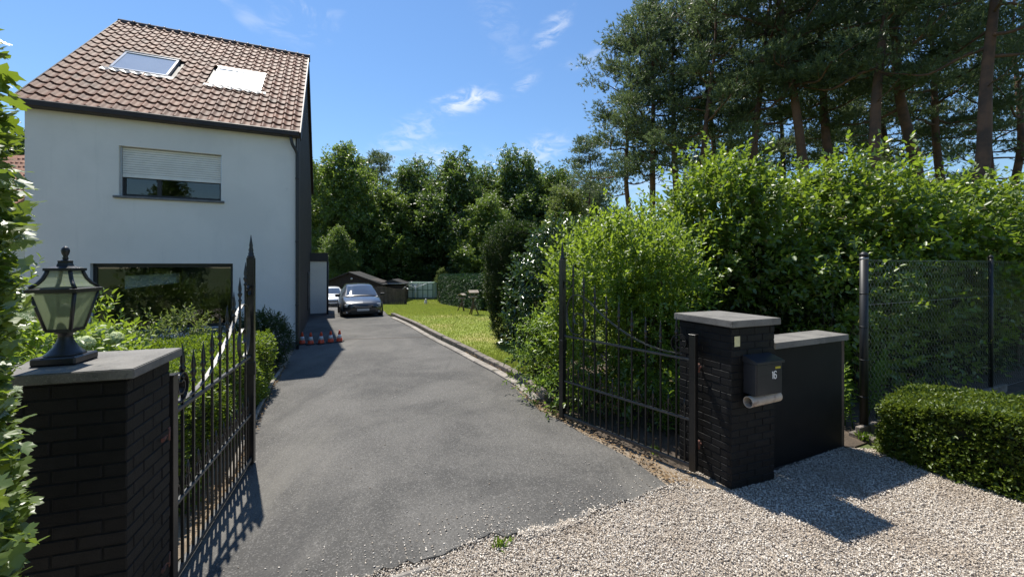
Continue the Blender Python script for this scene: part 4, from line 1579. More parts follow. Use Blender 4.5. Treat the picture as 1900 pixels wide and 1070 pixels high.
for i in range(ncl):
    s0 = .07 + i * cell
    for sgn in (0,):
        pts = [(s0 + (cell if (j + i) % 2 else 0), z) for j, z in enumerate(zz)]
        base = len(V_)
        for (s, z) in pts:
            p = fp0 + fd * s + Vector((0, 0, z)) + nrm_f * (.003 * (1 if (i % 2) else -1))
            V_ += [tuple(p - fd * rw_), tuple(p + fd * rw_)]
        F_ += [(base + 2 * j, base + 2 * j + 1, base + 2 * j + 3, base + 2 * j + 2) for j in range(len(pts) - 1)]
me = np_mesh('wire_mesh', V_, F_)
nt_o = link_mesh('wire_mesh', me, M['wire'], fence)
nt_o['kind'] = 'stuff'
for i in range(2):
    c = fp0 + fd * (i * 2.4 + 1.0) + nrm_f * .02
    MB().box(c + Vector((0, 0, .03)), (2.38, .06, .22), Matrix((fd, -nrm_f, Vector((0, 0, 1)))).transposed(), .008).build('base_board', M['kerb'], fence, False)
MB().box(fp0 + Vector((-.10, -.14, .01)), (.20, .30, .09), rotz(.4), .012).build('footing', M['kerb'], fence, False)


# ------------------------------------------------------------------ clipped hedges
def hedge(name, label, quad, z0, zt, n, ln, wd, mat, seed=2, tmpl=T_DIA, core='core', top_share=.4, out=.03, depth=.07, vert=.25):
    """quad: 4 ground corners; zt: 4 heights; a dark interior with leaves over sides and top"""
    r = np.random.default_rng(seed)
    q = [Vector((p[0], p[1], 0)) for p in quad]
    ctr = sum(q, Vector()) / 4
    root = empty(name, (ctr.x, ctr.y, z0), label, 'hedge')
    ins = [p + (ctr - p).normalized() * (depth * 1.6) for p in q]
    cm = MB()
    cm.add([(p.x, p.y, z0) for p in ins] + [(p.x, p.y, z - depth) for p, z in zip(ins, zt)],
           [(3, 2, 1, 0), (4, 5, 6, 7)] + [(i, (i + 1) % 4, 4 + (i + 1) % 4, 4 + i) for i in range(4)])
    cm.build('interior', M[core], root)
    Q = np.array([[p.x, p.y] for p in q])
    Z = np.array(zt)
    P, N = [], []
    nt_ = int(n * top_share)
    a, b = r.uniform(size=nt_), r.uniform(size=nt_)
    w4 = np.stack([(1 - a) * (1 - b), a * (1 - b), a * b, (1 - a) * b], 1)
    xy = w4 @ Q
    z = w4 @ Z + .035 * np.sin(xy[:, 0] * 5.1) * np.sin(xy[:, 1] * 4.3) + r.normal(0, .018, nt_)
    P.append(np.column_stack([xy, z - np.abs(r.normal(0, depth * .5, nt_))]))
    N.append(np.tile([0, 0, 1.0], (nt_, 1)))
    lens = np.array([np.linalg.norm(Q[(i + 1) % 4] - Q[i]) * (Z[i] + Z[(i + 1) % 4] - 2 * z0) / 2 for i in range(4)])
    ns = ((n - nt_) * lens / lens.sum()).astype(int)
    for i in range(4):
        m = ns[i]
        a, b = r.uniform(size=m), r.uniform(size=m)
        j = (i + 1) % 4
        xy = Q[i] * (1 - a)[:, None] + Q[j] * a[:, None]
        z = z0 + (Z[i] * (1 - a) + Z[j] * a - z0) * b
        t = Q[j] - Q[i]
        nv = np.array([t[1], -t[0]])
        nv /= np.linalg.norm(nv)
        if np.dot(nv, np.array([ctr.x, ctr.y]) - Q[i]) > 0: nv = -nv
        bulge = .05 * np.sin(a * lens[i] * 4 + z * 5) - np.abs(r.normal(0, depth * .6, m)) - .025 * np.clip((b - .9) / .1, 0, 1) ** 2
        xy = xy + nv[None] * bulge[:, None]
        P.append(np.column_stack([xy, z]))
        N.append(np.tile([nv[0], nv[1], .15], (m, 1)))
    P, N = np.concatenate(P), np.concatenate(N)
    D = N + np.array([0, 0, vert]) + r.normal(size=P.shape) * .55
    V, Fc = shoots(r, P, D, out * 2.2, 4, ln, wd, tmpl, 55, .5, .5)
    V[:, 2] = np.maximum(V[:, 2], z0 + .01)
    fo = link_mesh('foliage', np_mesh('foliage', V, Fc), mat, root)
    fo['kind'] = 'stuff'
    return root


hedge('clipped_hedge', 'low clipped hedge in front of the chain link fence', [(4.48, 4.92), (5.02, 3.78), (5.85, 4.25), (5.35, 5.42)], 0, [.60, .80, .82, .66], 11500, .040, .022, L_BOX, 31, T_OVAL)
hedge('clipped_hedge', 'low clipped hedge nearest the street at the right edge', [(5.03, 3.76), (5.65, 2.3), (6.5, 2.8), (5.86, 4.23)], 0, [.80, .82, .84, .82], 6000, .040, .022, L_BOX, 32, T_OVAL)
hedge('clipped_hedge', 'yellow green clipped hedge behind the left gate leaf', [(-2.98, 3.55), (-4.55, 7.65), (-6.1, 7.15), (-4.6, 3.0)], 0, [1.0, .98, .98, 1.0], 11000, .05, .024, L_BOX2, 33, T_OVAL, top_share=.5)
hedge('thuja_hedge', 'tall dark green clipped hedge along the back lawn', [(-1.55, 22.5), (-7.4, 41.5), (-4.2, 42.5), (.9, 23.2)], -1.45, [1.5, 1.1, 1.1, 1.5], 16000, .22, .075, L_THUJA, 34, T_DIA, top_share=.2, out=.06, depth=.10, vert=.5)

# ------------------------------------------------------------------ traffic cones
CONES = [(560.7, 639.5, 'leftmost orange traffic cone, closest to the house wall'), (576.5, 640.0, 'second traffic cone from the house wall'),
         (596.0, 638.8, 'middle traffic cone of the row of five'), (613.7, 636.5, 'fourth traffic cone from the house wall'),
         (630.0, 635.0, 'rightmost traffic cone, farthest from the house wall')]
cone0 = None
for k, (px, py, lb) in enumerate(CONES):
    x, y, z = G(px, py)
    if cone0 is None:
        cone0 = empty('traffic_cone', (x, y, .022), lb, 'traffic cone', 'traffic cones beside the house')
        b = Vector((x, y, .022))
        MB().box(b + Vector((0, 0, .012)), (.23, .23, .024), rotz(.4), .006).build('base', M['rubber'], cone0)
        MB().lathe([(.088, .024), (.083, .04), (.067, .12)], b, 20).build('cone_foot', M['cone_red'], cone0)
        MB().lathe([(.0455, .22), (.022, .335), (.016, .34)], b, 20).build('cone_tip', M['cone_red'], cone0)
        MB().lathe([(.0672, .118), (.0455, .222)], b, 20).build('white_band', M['cone_white'], cone0)
    else:
        c = copy_tree(cone0)
        c.location = (x, y, .022)
        c.rotation_euler.z = random.uniform(-.5, .5)
        c['label'] = lb


# ------------------------------------------------------------------ cars
def loft(sections, closed=False):
    n = len(sections[0])
    v = [p for s in sections for p in s]
    f = [(i * n + k, i * n + k + 1, (i + 1) * n + k + 1, (i + 1) * n + k) for i in range(len(sections) - 1) for k in range(n - 1)]
    return v, f


def make_car(label, paint, loc, heading, tall=1.0, plate=True):
    root = empty('parked_car', loc, label, 'car')
    T = Matrix.Translation(loc) @ Matrix.Rotation(heading, 4, 'Z')
    W = lambda x, y, z: T @ Vector((x, y, z * tall))

    def sec(x, hw, zb, zt, crown=.03):
        half = [(0, zb), (hw * .80, zb), (hw * .96, zb + .10), (hw, zb + (zt - zb) * .45), (hw * .985, zb + (zt - zb) * .72), (hw * .93, zt - .035), (hw * .84, zt), (hw * .45, zt + crown * .7), (0, zt + crown)]
        full = [(-y, z) for y, z in half[::-1]] + half[1:]
        return [W(x, y, z) for y, z in full]

    st = [(2.12, .50, .34, .58), (2.08, .66, .25, .66), (1.98, .78, .20, .72), (1.75, .85, .18, .80), (1.35, .885, .17, .88), (.95, .89, .17, .945), (.2, .89, .17, .955),
          (-.9, .89, .17, .97), (-1.6, .885, .18, .98), (-1.95, .84, .22, .96), (-2.08, .76, .30, .92), (-2.14, .60, .40, .85)]
    v, f = loft([sec(*s) for s in st])
    mb = MB().add(v, f, True)
    n = 17
    mb.f.append(tuple(range(n)))
    mb.f.append(tuple((len(st) - 1) * n + k for k in range(n))[::-1])
    mb.sm += [True, True]
    mb.build('body', paint, root)

    def csec(x, hb, hr, zb, zr):
        half = [(hb, zb), (hb * .5 + hr * .5 + .02, (zb + zr) / 2), (hr, zr - .05), (hr * .86, zr), (hr * .4, zr + .02), (0, zr + .025)]
        full = [(-y, z) for y, z in half] + half[::-1][1:]
        return [(x, y, z) for y, z in full]

    cs = [csec(1.02, .74, .74, .93, .96), csec(.62, .79, .68, .94, 1.19), csec(.22, .81, .61, .94, 1.395), csec(-.2, .82, .60, .95, 1.455), csec(-.9, .81, .60, .96, 1.465), csec(-1.5, .79, .58, .97, 1.40), csec(-1.85, .76, .62, .97, 1.17), csec(-2.02, .72, .66, .95, .99)]
    v, f = loft([[W(*p) for p in s] for s in cs])
    MB().add(v, f, True).build('cabin', paint, root)

    def patch(rows, off, name, mat):
        """rows: lists of local points; panel raised off the surface"""
        nr, nc = len(rows), len(rows[0])
        pts = [[Vector(p) for p in r_] for r_ in rows]
        vv = []
        for i in range(nr):
            for j in range(nc):
                a_ = pts[min(i + 1, nr - 1)][j] - pts[max(i - 1, 0)][j]
                b_ = pts[i][min(j + 1, nc - 1)] - pts[i][max(j - 1, 0)]
                nv = a_.cross(b_).normalized()
                ref = pts[i][j] - Vector((-.4, 0, .8))
                if nv.dot(ref) < 0: nv = -nv
                p = pts[i][j] + nv * off
                vv.append(W(*p))
        ff = [(i * nc + j, i * nc + j + 1, (i + 1) * nc + j + 1, (i + 1) * nc + j) for i in range(nr - 1) for j in range(nc - 1)]
        return MB().add(vv, ff, True).build(name, mat, root, False)

    def lerp3(a_, b_, t):
        return tuple(a_[i] + (b_[i] - a_[i]) * t for i in range(3))

    # windscreen across sections 0..2, inner columns
    def band(i0, i1, t0, t1, cols, shrink):
        rows_ = []
        nseg = 6
        for q_ in range(nseg + 1):
            t = t0 + (t1 - t0) * q_ / nseg
            x = i0 + (i1 - i0) * t
            k_ = min(int(x), len(cs) - 2)
            fr_ = x - k_
            row = [lerp3(cs[k_][c_], cs[k_ + 1][c_], fr_) for c_ in cols]
            rows_.append([(p[0], p[1] * shrink, p[2]) for p in row])
        return rows_

    patch(band(0, 2, .08, .93, [2, 3, 4, 5, 6, 7, 8], .97), .006, 'windscreen', M['car_glass'])
    patch(band(5, 7, .10, .72, [2, 3, 4, 5, 6, 7, 8], .93), .006, 'rear_window', M['car_glass'])
    for cols in ([0, 1, 2], [8, 9, 10]):
        for a_, b_ in ((1.05, 2.0), (2.05, 3.6), (3.7, 5.2)):
            rr_ = []
            for q_ in range(5):
                x = a_ + (b_ - a_) * q_ / 4
                k_ = min(int(x), len(cs) - 2)
                p0, p1, p2 = [Vector(lerp3(cs[k_][c_], cs[k_ + 1][c_], x - k_)) for c_ in cols]
                lo_, hi_ = (p0, p2) if cols[0] == 0 else (p2, p0)
                rr_.append([tuple(lo_.lerp(p1, .18)), tuple(p1), tuple(p1.lerp(hi_, .85))])
            patch(rr_, .008, 'side_window', M['car_glass'])
    # front: grille, bumper intake, headlamps, plate, badge
    def bx(name, x, y, z, sx, sy, sz, mat, bev=.012, rz=0.0):
        Rm = (Matrix.Rotation(heading + rz, 3, 'Z'))
        return MB().box(W(x, y, z), (sx, sy, sz * tall), Rm, bev, 2).build(name, M[mat], root, False)
    bx('grille', 2.095, 0, .55, .06, .84, .12, 'car_trim')
    bx('grille_bar', 2.13, 0, .555, .02, .70, .018, 'chrome', .004)
    bx('bumper_intake', 2.09, 0, .33, .07, 1.02, .15, 'car_trim')
    for sg in (-1, 1):
        bx('headlamp', 1.985, sg * .60, .625, .16, .30, .125, 'headlamp', .03, -sg * .42)
        bx('fog_lamp', 2.03, sg * .62, .34, .06, .14, .08, 'headlamp', .015, -sg * .3)
        bx('tail_lamp', -2.03, sg * .70, .80, .12, .18, .20, 'cone_red', .02, sg * .3)
        bx('mirror', .82, sg * .98, 1.00, .10, .20, .13, 'car_trim', .03)
    if plate:
        bx('number_plate', 2.145, 0, .435, .012, .50, .105, 'plate', .002)
    for x in (1.32, -1.32):
        for sg in (-1, 1):
            Rw = Matrix.Rotation(heading, 3, 'Z') @ Matrix.Rotation(rad(90) * -sg, 3, 'X')
            c_ = Vector(W(x, sg * .70, 0))
            c_.z = loc[2] + .315
            wh = MB().lathe([(.20, -.005), (.29, 0), (.315, .03), (.315, .17), (.30, .198), (.215, .20), (.21, .17), (.06, .165)], c_, 24, Rw).build('wheel', M['rubber'], root)
            rimm = MB()
            for s_ in range(5):
                a_ = 6.2832 * s_ / 5
                rimm.box(c_ + Rw @ Vector((.12 * math.cos(a_), .12 * math.sin(a_), .18)), (.20, .05, .02), Rw @ rotz(a_), .004)
            rimm.lathe([(.05, .17), (.05, .195), (.02, .2)], c_, 12, Rw)
            rimm.build('rim', M['chrome'], wh, False)
            ar = MB().lathe([(.36, .0), (.36, .193), (.33, .194)], c_ + Vector((0, 0, .01)), 24, Rw)
            ar.build('wheel_arch', M['car_trim'], root)
    return root


hd_v = math.atan2(-v2.y, -v2.x)
cx, cy, cz = G(672, 589)
carp = Vector((cx, cy, 0)) + v2 * 2.1
make_car('dark grey hatchback parked on the driveway past the house', M['car_dark'], Vector((carp.x, carp.y, gz(carp.y) + .023)), hd_v + .02, 1.0)
X0 = at(616, 568, 31.0)
carw = Vector((X0.x, 31.0, 0)) + v2 * 2.1
make_car('white car parked farther back, half hidden by the annex', M['car_white'], Vector((carw.x, carw.y, gz(carw.y) + .023)), hd_v + .05, 1.08)

# ------------------------------------------------------------------ back of the garden
def zsec(px0, px1, Y):
    return (px0 - 950) / F * Y, (px1 - 950) / F * Y


# brown gabled shed
Y = 40.0
x0, x1 = zsec(596, 708, Y)
xm = (649 - 950) / F * Y
zg = -1.5
shed = empty('garden_shed', ((x0 + x1) / 2, Y + 2, zg), 'dark brown gabled shed behind the parked cars', 'shed')
ze, za = CAM_H - 33 / F * Y, CAM_H - 13 / F * Y
pr = [(x0, zg), (x1, zg), (x1, ze), (xm, za - .12), (x0, ze)]
v = [(x, Y, z) for x, z in pr] + [(x, Y + 2.4, z) for x, z in pr]
MB().add(v, [tuple(range(5)), tuple(range(9, 4, -1))] + [(i, 5 + i, 5 + (i + 1) % 5, (i + 1) % 5) for i in range(5)]).build('wall', M['shed'], shed)
rf = MB()
for sgn, xe in ((-1, x0 - .3), (1, x1 + .3)):
    zz_ = ze - .18
    q = [(xe, Y - .35, zz_), (xm, Y - .35, za), (xm, Y + 2.6, za), (xe, Y + 2.6, zz_)]
    rf.add(q + [(a_, b_, c_ - .1) for a_, b_, c_ in q], [(0, 1, 2, 3), (7, 6, 5, 4), (0, 4, 5, 1), (1, 5, 6, 2), (2, 6, 7, 3), (3, 7, 4, 0)])
rf.build('roof', M['car_trim'], shed)
nbrd = 22
for k in range(nbrd):
    x = x0 + (x1 - x0) * (k + .5) / nbrd
    top = ze + (za - .12 - ze) * (1 - abs(x - xm) / ((x1 - xm) if x > xm else (xm - x0))) - .06
    w = (x1 - x0) / nbrd
    MB().box((x, Y - .012, (zg + top) / 2), (w - .02, .02, top - zg)).build('wall_board', M['shed'], shed, False)
MB().lathe([(.03, 0), (.10, .03), (.12, .10), (.08, .18), (.01, .2)], (xm + .25, Y - .15, za - .78), 10).build('wall_lamp', M['stone_white'], shed)
# small low shed
Y = 41.5
x0, x1 = zsec(706, 748, Y)
s2 = empty('tool_shed', ((x0 + x1) / 2, Y + 1, zg), 'small low black roofed shed behind the board fence', 'shed')
MB().box(((x0 + x1) / 2, Y + 1, zg + .85), (x1 - x0, 2, 1.7)).build('wall', M['shed'], s2)
xm2 = (728 - 950) / F * Y
zt2, ze2 = CAM_H - 27 / F * Y, CAM_H - 35 / F * Y
v = [(x0 - .2, Y - .2, ze2), (xm2, Y - .2, zt2), (x1 + .2, Y - .2, ze2), (x0 - .2, Y + 2.2, ze2), (xm2, Y + 2.2, zt2), (x1 + .2, Y + 2.2, ze2)]
MB().add(v, [(0, 1, 4, 3), (1, 2, 5, 4), (0, 2, 1), (3, 4, 5), (0, 3, 5, 2)]).build('roof', M['car_trim'], s2)
MB().tube([(x0 - .25, Y - .26, ze2), (x1 + .25, Y - .26, ze2 + .01)], .035, 6).build('gutter', M['alu'], s2, False)

# board fence
Y = 37.0
x0, x1 = zsec(692, 752, Y)
bf = empty('board_fence', ((x0 + x1) / 2, Y, gz(Y)), 'grey brown board fence right of the dark car', 'fence')
nb2 = 16
for k in range(nb2):
    w = (x1 - x0) / nb2
    hgt = 1.62 + .12 * math.sin(k * .39) + random.uniform(-.02, .02)
    MB().box((x0 + w * (k + .5), Y + .012 * (k % 2), gz(Y) + hgt / 2), (w - .015, .025, hgt), None, .004).build('board', M['fence_wood'], bf, False)
for z in (.4, 1.3):
    MB().box(((x0 + x1) / 2, Y + .06, gz(Y) + z), (x1 - x0, .05, .09)).build('rail', M['fence_wood'], bf, False)
for x in (x0, x1 + .07):
    MB().box((x, Y + .02, gz(Y) + .9), (.11, .11, 1.8), None, .006).build('post', M['shed'], bf, False)

# greenhouse
Y = 43.8
x0, x1 = zsec(757, 803, Y)
gh = empty('greenhouse', ((x0 + x1) / 2, Y + 1.2, -1.5), 'small greenhouse with green frame at the end of the lawn', 'greenhouse')
hg_ = 1.75
xg = (x0 + x1) / 2
MB().box((xg, Y + 1.25, -1.4), (x1 - x0, 2.5, .2)).build('base', M['concrete'], gh)
nbay = 5
for k in range(nbay):
    a_, b_ = x0 + (x1 - x0) * k / nbay, x0 + (x1 - x0) * (k + 1) / nbay
    for z0_, z1_ in ((-1.28, -.45), (-.41, .27)):
        MB().box(((a_ + b_) / 2, Y, (z0_ + z1_) / 2), (b_ - a_ - .06, .012, z1_ - z0_)).build('pane', M['house_glass'], gh, False)
for k in range(nbay + 1):
    a_ = x0 + (x1 - x0) * k / nbay
    MB().box((a_, Y, -.5), (.07, .06, 1.62)).build('mullion', M['green_frame'], gh, False)
for z in (-1.28, -.43, .30):
    MB().box((xg, Y, z), (x1 - x0 + .06, .05, .05)).build('rail', M['green_frame'], gh, False)
for x in (x0, x1):
    MB().box((x, Y + 1.27, -.5), (.012, 2.40, 1.56)).build('side_pane', M['house_glass'], gh, False)
v = [(x0 - .05, Y - .05, .31), (x1 + .05, Y - .05, .31), (x1 + .05, Y + 1.25, .40), (x0 - .05, Y + 1.25, .40), (x0 - .05, Y + 2.55, .31), (x1 + .05, Y + 2.55, .31)]
MB().add(v, [(0, 1, 2, 3), (3, 2, 5, 4), (0, 4, 5, 1), (0, 3, 4), (1, 5, 2)]).build('roof_glazing', M['green_frame'], gh)

# rotary clothes dryer
p = G(771, 557)
dr = empty('rotary_dryer', p, 'pale rotary clothes dryer standing on the far lawn', 'clothes dryer')
pb = Vector(p)
MB().tube([pb + Vector((0, 0, -.02)), pb + Vector((0, 0, 1.55))], .03, 8).build('pole', M['alu'], dr, False)
ends = []
for k in range(4):
    a_ = .5 + k * math.pi / 2
    e = pb + Vector((1.75 * math.cos(a_), 1.75 * math.sin(a_), 1.95))
    ends.append(e)
    MB().tube([pb + Vector((0, 0, 1.35)), e], .022, 6).build('arm', M['blind'], dr, False)
for fr_ in (.45, .7, .97):
    for k in range(4):
        a_, b_ = pb + Vector((0, 0, 1.35)), None
        p0, p1 = a_.lerp(ends[k], fr_), a_.lerp(ends[(k + 1) % 4], fr_)
        MB().tube([p0, p1], .008, 4, False).build('line', M['blind'], dr, False)


# bird tables on log tripods
def bird_table(label, px, py, hgt, tw, rz):
    x, y, z = G(px, py)
    z += .045
    b = Vector((x, y, z))
    root = empty('bird_table', (x, y, z), label, 'bird table')
    for k in range(3):
        a_ = rz + k * 2.094
        MB().tube([b + Vector((.25 * math.cos(a_), .25 * math.sin(a_), 0)), b + Vector((.05 * math.cos(a_), .05 * math.sin(a_), hgt * .42)), b + Vector((-.02 * math.cos(a_), -.02 * math.sin(a_), hgt * .5))], [.032, .027, .024], 7).build('leg', M['log'], root, False)
    MB().tube([b + Vector((0, 0, hgt * .25)), b + Vector((.01, 0, hgt * .72))], [.045, .04], 8).build('trunk', M['log'], root, False)
    MB().box(b + Vector((0, 0, hgt * .72)), (tw, tw * .8, .03), rotz(rz), .005).build('platform', M['board'], root, False)
    for sx in (-1, 1):
        for sy in (-1, 1):
            q = rotz(rz) @ Vector((sx * tw * .38, sy * tw * .3, 0))
            MB().tube([b + q + Vector((0, 0, hgt * .72)), b + q + Vector((0, 0, hgt * .92))], .014, 6).build('corner_post', M['log'], root, False)
    for sy in (-1, 1):
        Rm = rotz(rz) @ Matrix.Rotation(-sy * .45, 3, 'X')
        q = rotz(rz) @ Vector((0, sy * tw * .26, 0))
        MB().box(b + q + Vector((0, 0, hgt * .95)), (tw * 1.12, tw * .62, .02), Rm, .004).build('roof_board', M['board'], root, False)
    return root


bird_table('larger wooden bird table on log tripod near the clipped yew', 878, 586, 1.13, .40, .3)
bird_table('smaller wooden bird table on log tripod farther back on the lawn', 857, 579, 1.0, .34, 1.1)
# small garden ornaments on the lawn
x, y, z = G(790, 565)
orn = empty('garden_ornament', (x, y, z), 'small white bird statue on the far lawn', 'ornament')
MB().lathe([(.12, .0), (.14, .06), (.16, .2), (.14, .32), (.08, .40), (.09, .48), (.05, .56), (.01, .58)], (x, y, z), 12).build('figure', M['stone_white'], orn)
MB().box((x + .13, y - .02, z + .49), (.12, .05, .04), None, .01).build('beak', M['log'], orn)
x, y, z = G(815, 564)
orn = empty('garden_stake', (x, y, z), 'thin dark stake standing in the far lawn', 'stake')
MB().tube([(x, y, z - .01), (x, y, z + 1.1)], .025, 6).build('pole', M['log'], orn, False)
MB().lathe([(.02, 0), (.06, .05), (.05, .12), (.01, .16)], (x, y, z + 1.08), 8).build('knob', M['log'], orn)
x, y, z = G(752, 566)
bh = empty('bird_house', (x, y, z), 'small bird house on a post beside the board fence', 'bird house')
MB().tube([(x, y, z - .01), (x, y, z + 1.3)], .04, 8).build('post', M['log'], bh, False)
MB().box((x, y, z + 1.42), (.34, .3, .26), None, .01).build('box', M['log'], bh)
for sg in (-1, 1):
    MB().box((x + sg * .12, y, z + 1.62), (.34, .42, .03), Matrix.Rotation(sg * .7, 3, 'Y')).build('roof_board', M['stone_white'], bh)


# ------------------------------------------------------------------ trees
def limb_path(rr, a, b, sag=.0, n=4, wig=.12):
    a, b = Vector(a), Vector(b)
    L = (b - a).length
    pts = [a]
    for k in range(1, n):
        t = k / n
        p = a.lerp(b, t) + Vector((rr.uniform(-1, 1), rr.uniform(-1, 1), rr.uniform(-1, 1))) * wig * L * .35
        p.z += sag * L * math.sin(math.pi * t)
        pts.append(p)
    pts.append(b)
    return pts


def broadleaf(seed, hgt, rx, mat_n, leaf=.2, n=5200, K=7, cbase=.28, trunk=.22, lobes_n=16):
    """returns (trunk_mesh, [limb meshes], crown_mesh) around the origin"""
    rr = random.Random(seed)
    r = np.random.default_rng(seed)
    tm_ = MB()
    top = Vector((rr.uniform(-.4, .4), rr.uniform(-.4, .4), hgt * .8))
    path = catmull(limb_path(rr, (0, 0, -.1), top, 0, 5, .05), 3)
    tm_.tube(path, [trunk * (1 - .85 * k / (len(path) - 1)) * (1.25 if k == 0 else 1) for k in range(len(path))], 8)
    lobes = []
    for k in range(lobes_n):
        t = (k + .5) / lobes_n
        z = hgt * (cbase + (.93 - cbase) * t)
        prof_r = rx * (math.sin(math.pi * min(1, (t * .88 + .16))) ** .7)
        a = k * 2.4 + rr.uniform(-.4, .4)
        d = prof_r * rr.uniform(.35, .72)
        s = rx * rr.uniform(.22, .40)
        lobes.append((d * math.cos(a), d * math.sin(a), z, s * 1.1, s * 1.1, s * .85))
    lobes.append((0, 0, hgt * .9, rx * .33, rx * .33, hgt * .10))
    for (x, y, z, *_r) in lobes[:-1]:
        zs = z * rr.uniform(.55, .8)
        i = min(range(len(path)), key=lambda q: abs(path[q].z - zs))
        lp = catmull(limb_path(rr, path[i], (x * .95, y * .95, z), -.05, 4, .12), 3)
        tm_.tube(lp, [trunk * .35 * (1 - .8 * q / (len(lp) - 1)) for q in range(len(lp))], 5)
    P, D = in_lobes(r, lobes, n, .25, .22)
    # clumping: pull towards twig tips
    C = P[r.choice(n, n // 22)]
    idx = r.integers(0, len(C), n)
    P = np.where(r.uniform(size=(n, 1)) < .72, C[idx] * r.uniform(.97, 1.10, (len(C), 1))[idx] + r.normal(0, rx * .06, (n, 3)), P)
    D = D + np.array([0, 0, .2]) + r.normal(size=D.shape) * .5
    V, Fc = shoots(r, P, D, leaf * 2.2, K, leaf, leaf * .62, T_DIA, 62, .6, .5)
    return tm_.mesh('trunk'), np_mesh('crown', V, Fc)


def pine(seed, hgt, spread, cbase=.42, trunk=.24, lean=(0, 0), nbr=46, density=1.0):
    rr = random.Random(seed)
    r = np.random.default_rng(seed)
    wood = MB()
    pts = [Vector((0, 0, -.15))]
    for k in range(1, 7):
        t = k / 6
        pts.append(Vector((lean[0] * t ** 1.6 + rr.uniform(-.16, .16) * (k < 6), lean[1] * t ** 1.6 + rr.uniform(-.16, .16), hgt * t * .97)))
    path = catmull(pts, 4)
    npth = len(path)
    wood.tube(path, [trunk * (1.25 if k == 0 else 1) * (1 - .86 * (k / (npth - 1)) ** 1.2) for k in range(npth)], 9)
    TP, TD = [], []

    def along(t):
        x = t * (npth - 1)
        i = min(int(x), npth - 2)
        return path[i].lerp(path[i + 1], x - i)
    for b in range(nbr):
        t = cbase + (1 - cbase) * ((b + rr.uniform(0, .8)) / nbr) ** .9
        t = min(t, .985)
        p = along(t)
        az = b * 2.4 + rr.uniform(-.6, .6)
        rel = (t - cbase) / (1 - cbase)
        ln = spread * (math.sin(math.pi * min(1, .22 + rel * .74)) ** .8) * rr.uniform(.55, 1.15)
        rise = .12 + .65 * rel + rr.uniform(-.15, .2)
        e = p + Vector((math.cos(az) * ln, math.sin(az) * ln, ln * rise))
        lp = catmull(limb_path(rr, p, e, -.12, 4, .16), 3)
        br = trunk * .30 * (1 - .6 * rel) * (ln / spread + .3)
        wood.tube(lp, [max(.012, br * (1 - .85 * q / (len(lp) - 1))) for q in range(len(lp))], 5)
        nsub = rr.randint(3, 5)
        for s in range(nsub):
            q = .32 + .68 * (s + rr.random()) / nsub
            i = min(int(q * (len(lp) - 1)), len(lp) - 1)
            o = lp[i]
            dirv = Vector((math.cos(az), math.sin(az), .25)) + Vector((rr.uniform(-1, 1), rr.uniform(-1, 1), rr.uniform(-.25, .6))) * .95
            dirv.normalize()
            sl = rr.uniform(.35, .95) * (ln / spread * .5 + .5)
            e2 = o + dirv * sl
            wood.tube([o, e2], [.016, .007], 4, False)
            # a pad of tufts around the twig end
            m = int(rr.randint(36, 62) * density)
            c = np.array(e2)
            off = r.normal(size=(m, 3)) * np.array([.33, .33, .13])
            TP.append(c + off)
            TD.append(unit(off * np.array([1, 1, .6]) + np.array(dirv) * .25 + np.array([0, 0, .32])))
    for i in range(4):                                       # dead snags below the crown
        t = rr.uniform(cbase * .55, cbase)
        p = along(t)
        az = rr.uniform(0, 6.28)
        ln = rr.uniform(.5, 1.6)
        e = p + Vector((math.cos(az) * ln, math.sin(az) * ln, rr.uniform(-.2, .4)))
        wood.tube(limb_path(rr, p, e, -.1, 3, .2), [.03, .022, .015, .006], 4, False)
    P, D = np.concatenate(TP), np.concatenate(TD)
    V, Fc = shoots(r, P, D, .13, 8, .18, .042, T_NEEDLE, 48, .4, .6)
    return wood.mesh('trunk'), np_mesh('crown', V, Fc)


def place_tree(name, label, cat, meshes, x, y, z=None, s=1.0, rz=0.0, group=None, mats=None, sz=None):
    z = gz(y) if z is None else z
    root = empty(name, (x, y, z), label, cat, group)
    mt = Matrix.Translation((x, y, z)) @ Matrix.Rotation(rz, 4, 'Z') @ Matrix.Diagonal((s, s, sz or s, 1))
    for nm, me, m in zip(('trunk', 'crown'), meshes, mats):
        o = inst(nm, me, mt, root, m)
        if nm == 'crown': o['kind'] = 'stuff'
        if me.materials[0] != m:
            o.material_slots[0].link = 'OBJECT'
            o.material_slots[0].material = m
    return root


BL = [broadleaf(101, 15.5, 5.2, 0, .28, 6200, cbase=.14, lobes_n=30), broadleaf(102, 14.0, 4.8, 0, .26, 6000, cbase=.10, lobes_n=30), broadleaf(103, 16.0, 5.8, 0, .29, 6800, cbase=.12, lobes_n=34)]
PN = [pine(201, 17.5, 3.3, .46, .24, (1.2, .3), 26), pine(202, 16.5, 3.1, .44, .21, (-.8, .5), 25), pine(203, 18.5, 3.7, .53, .26, (1.8, -.4), 25), pine(204, 15.0, 2.8, .38, .19, (.3, .6), 26)]

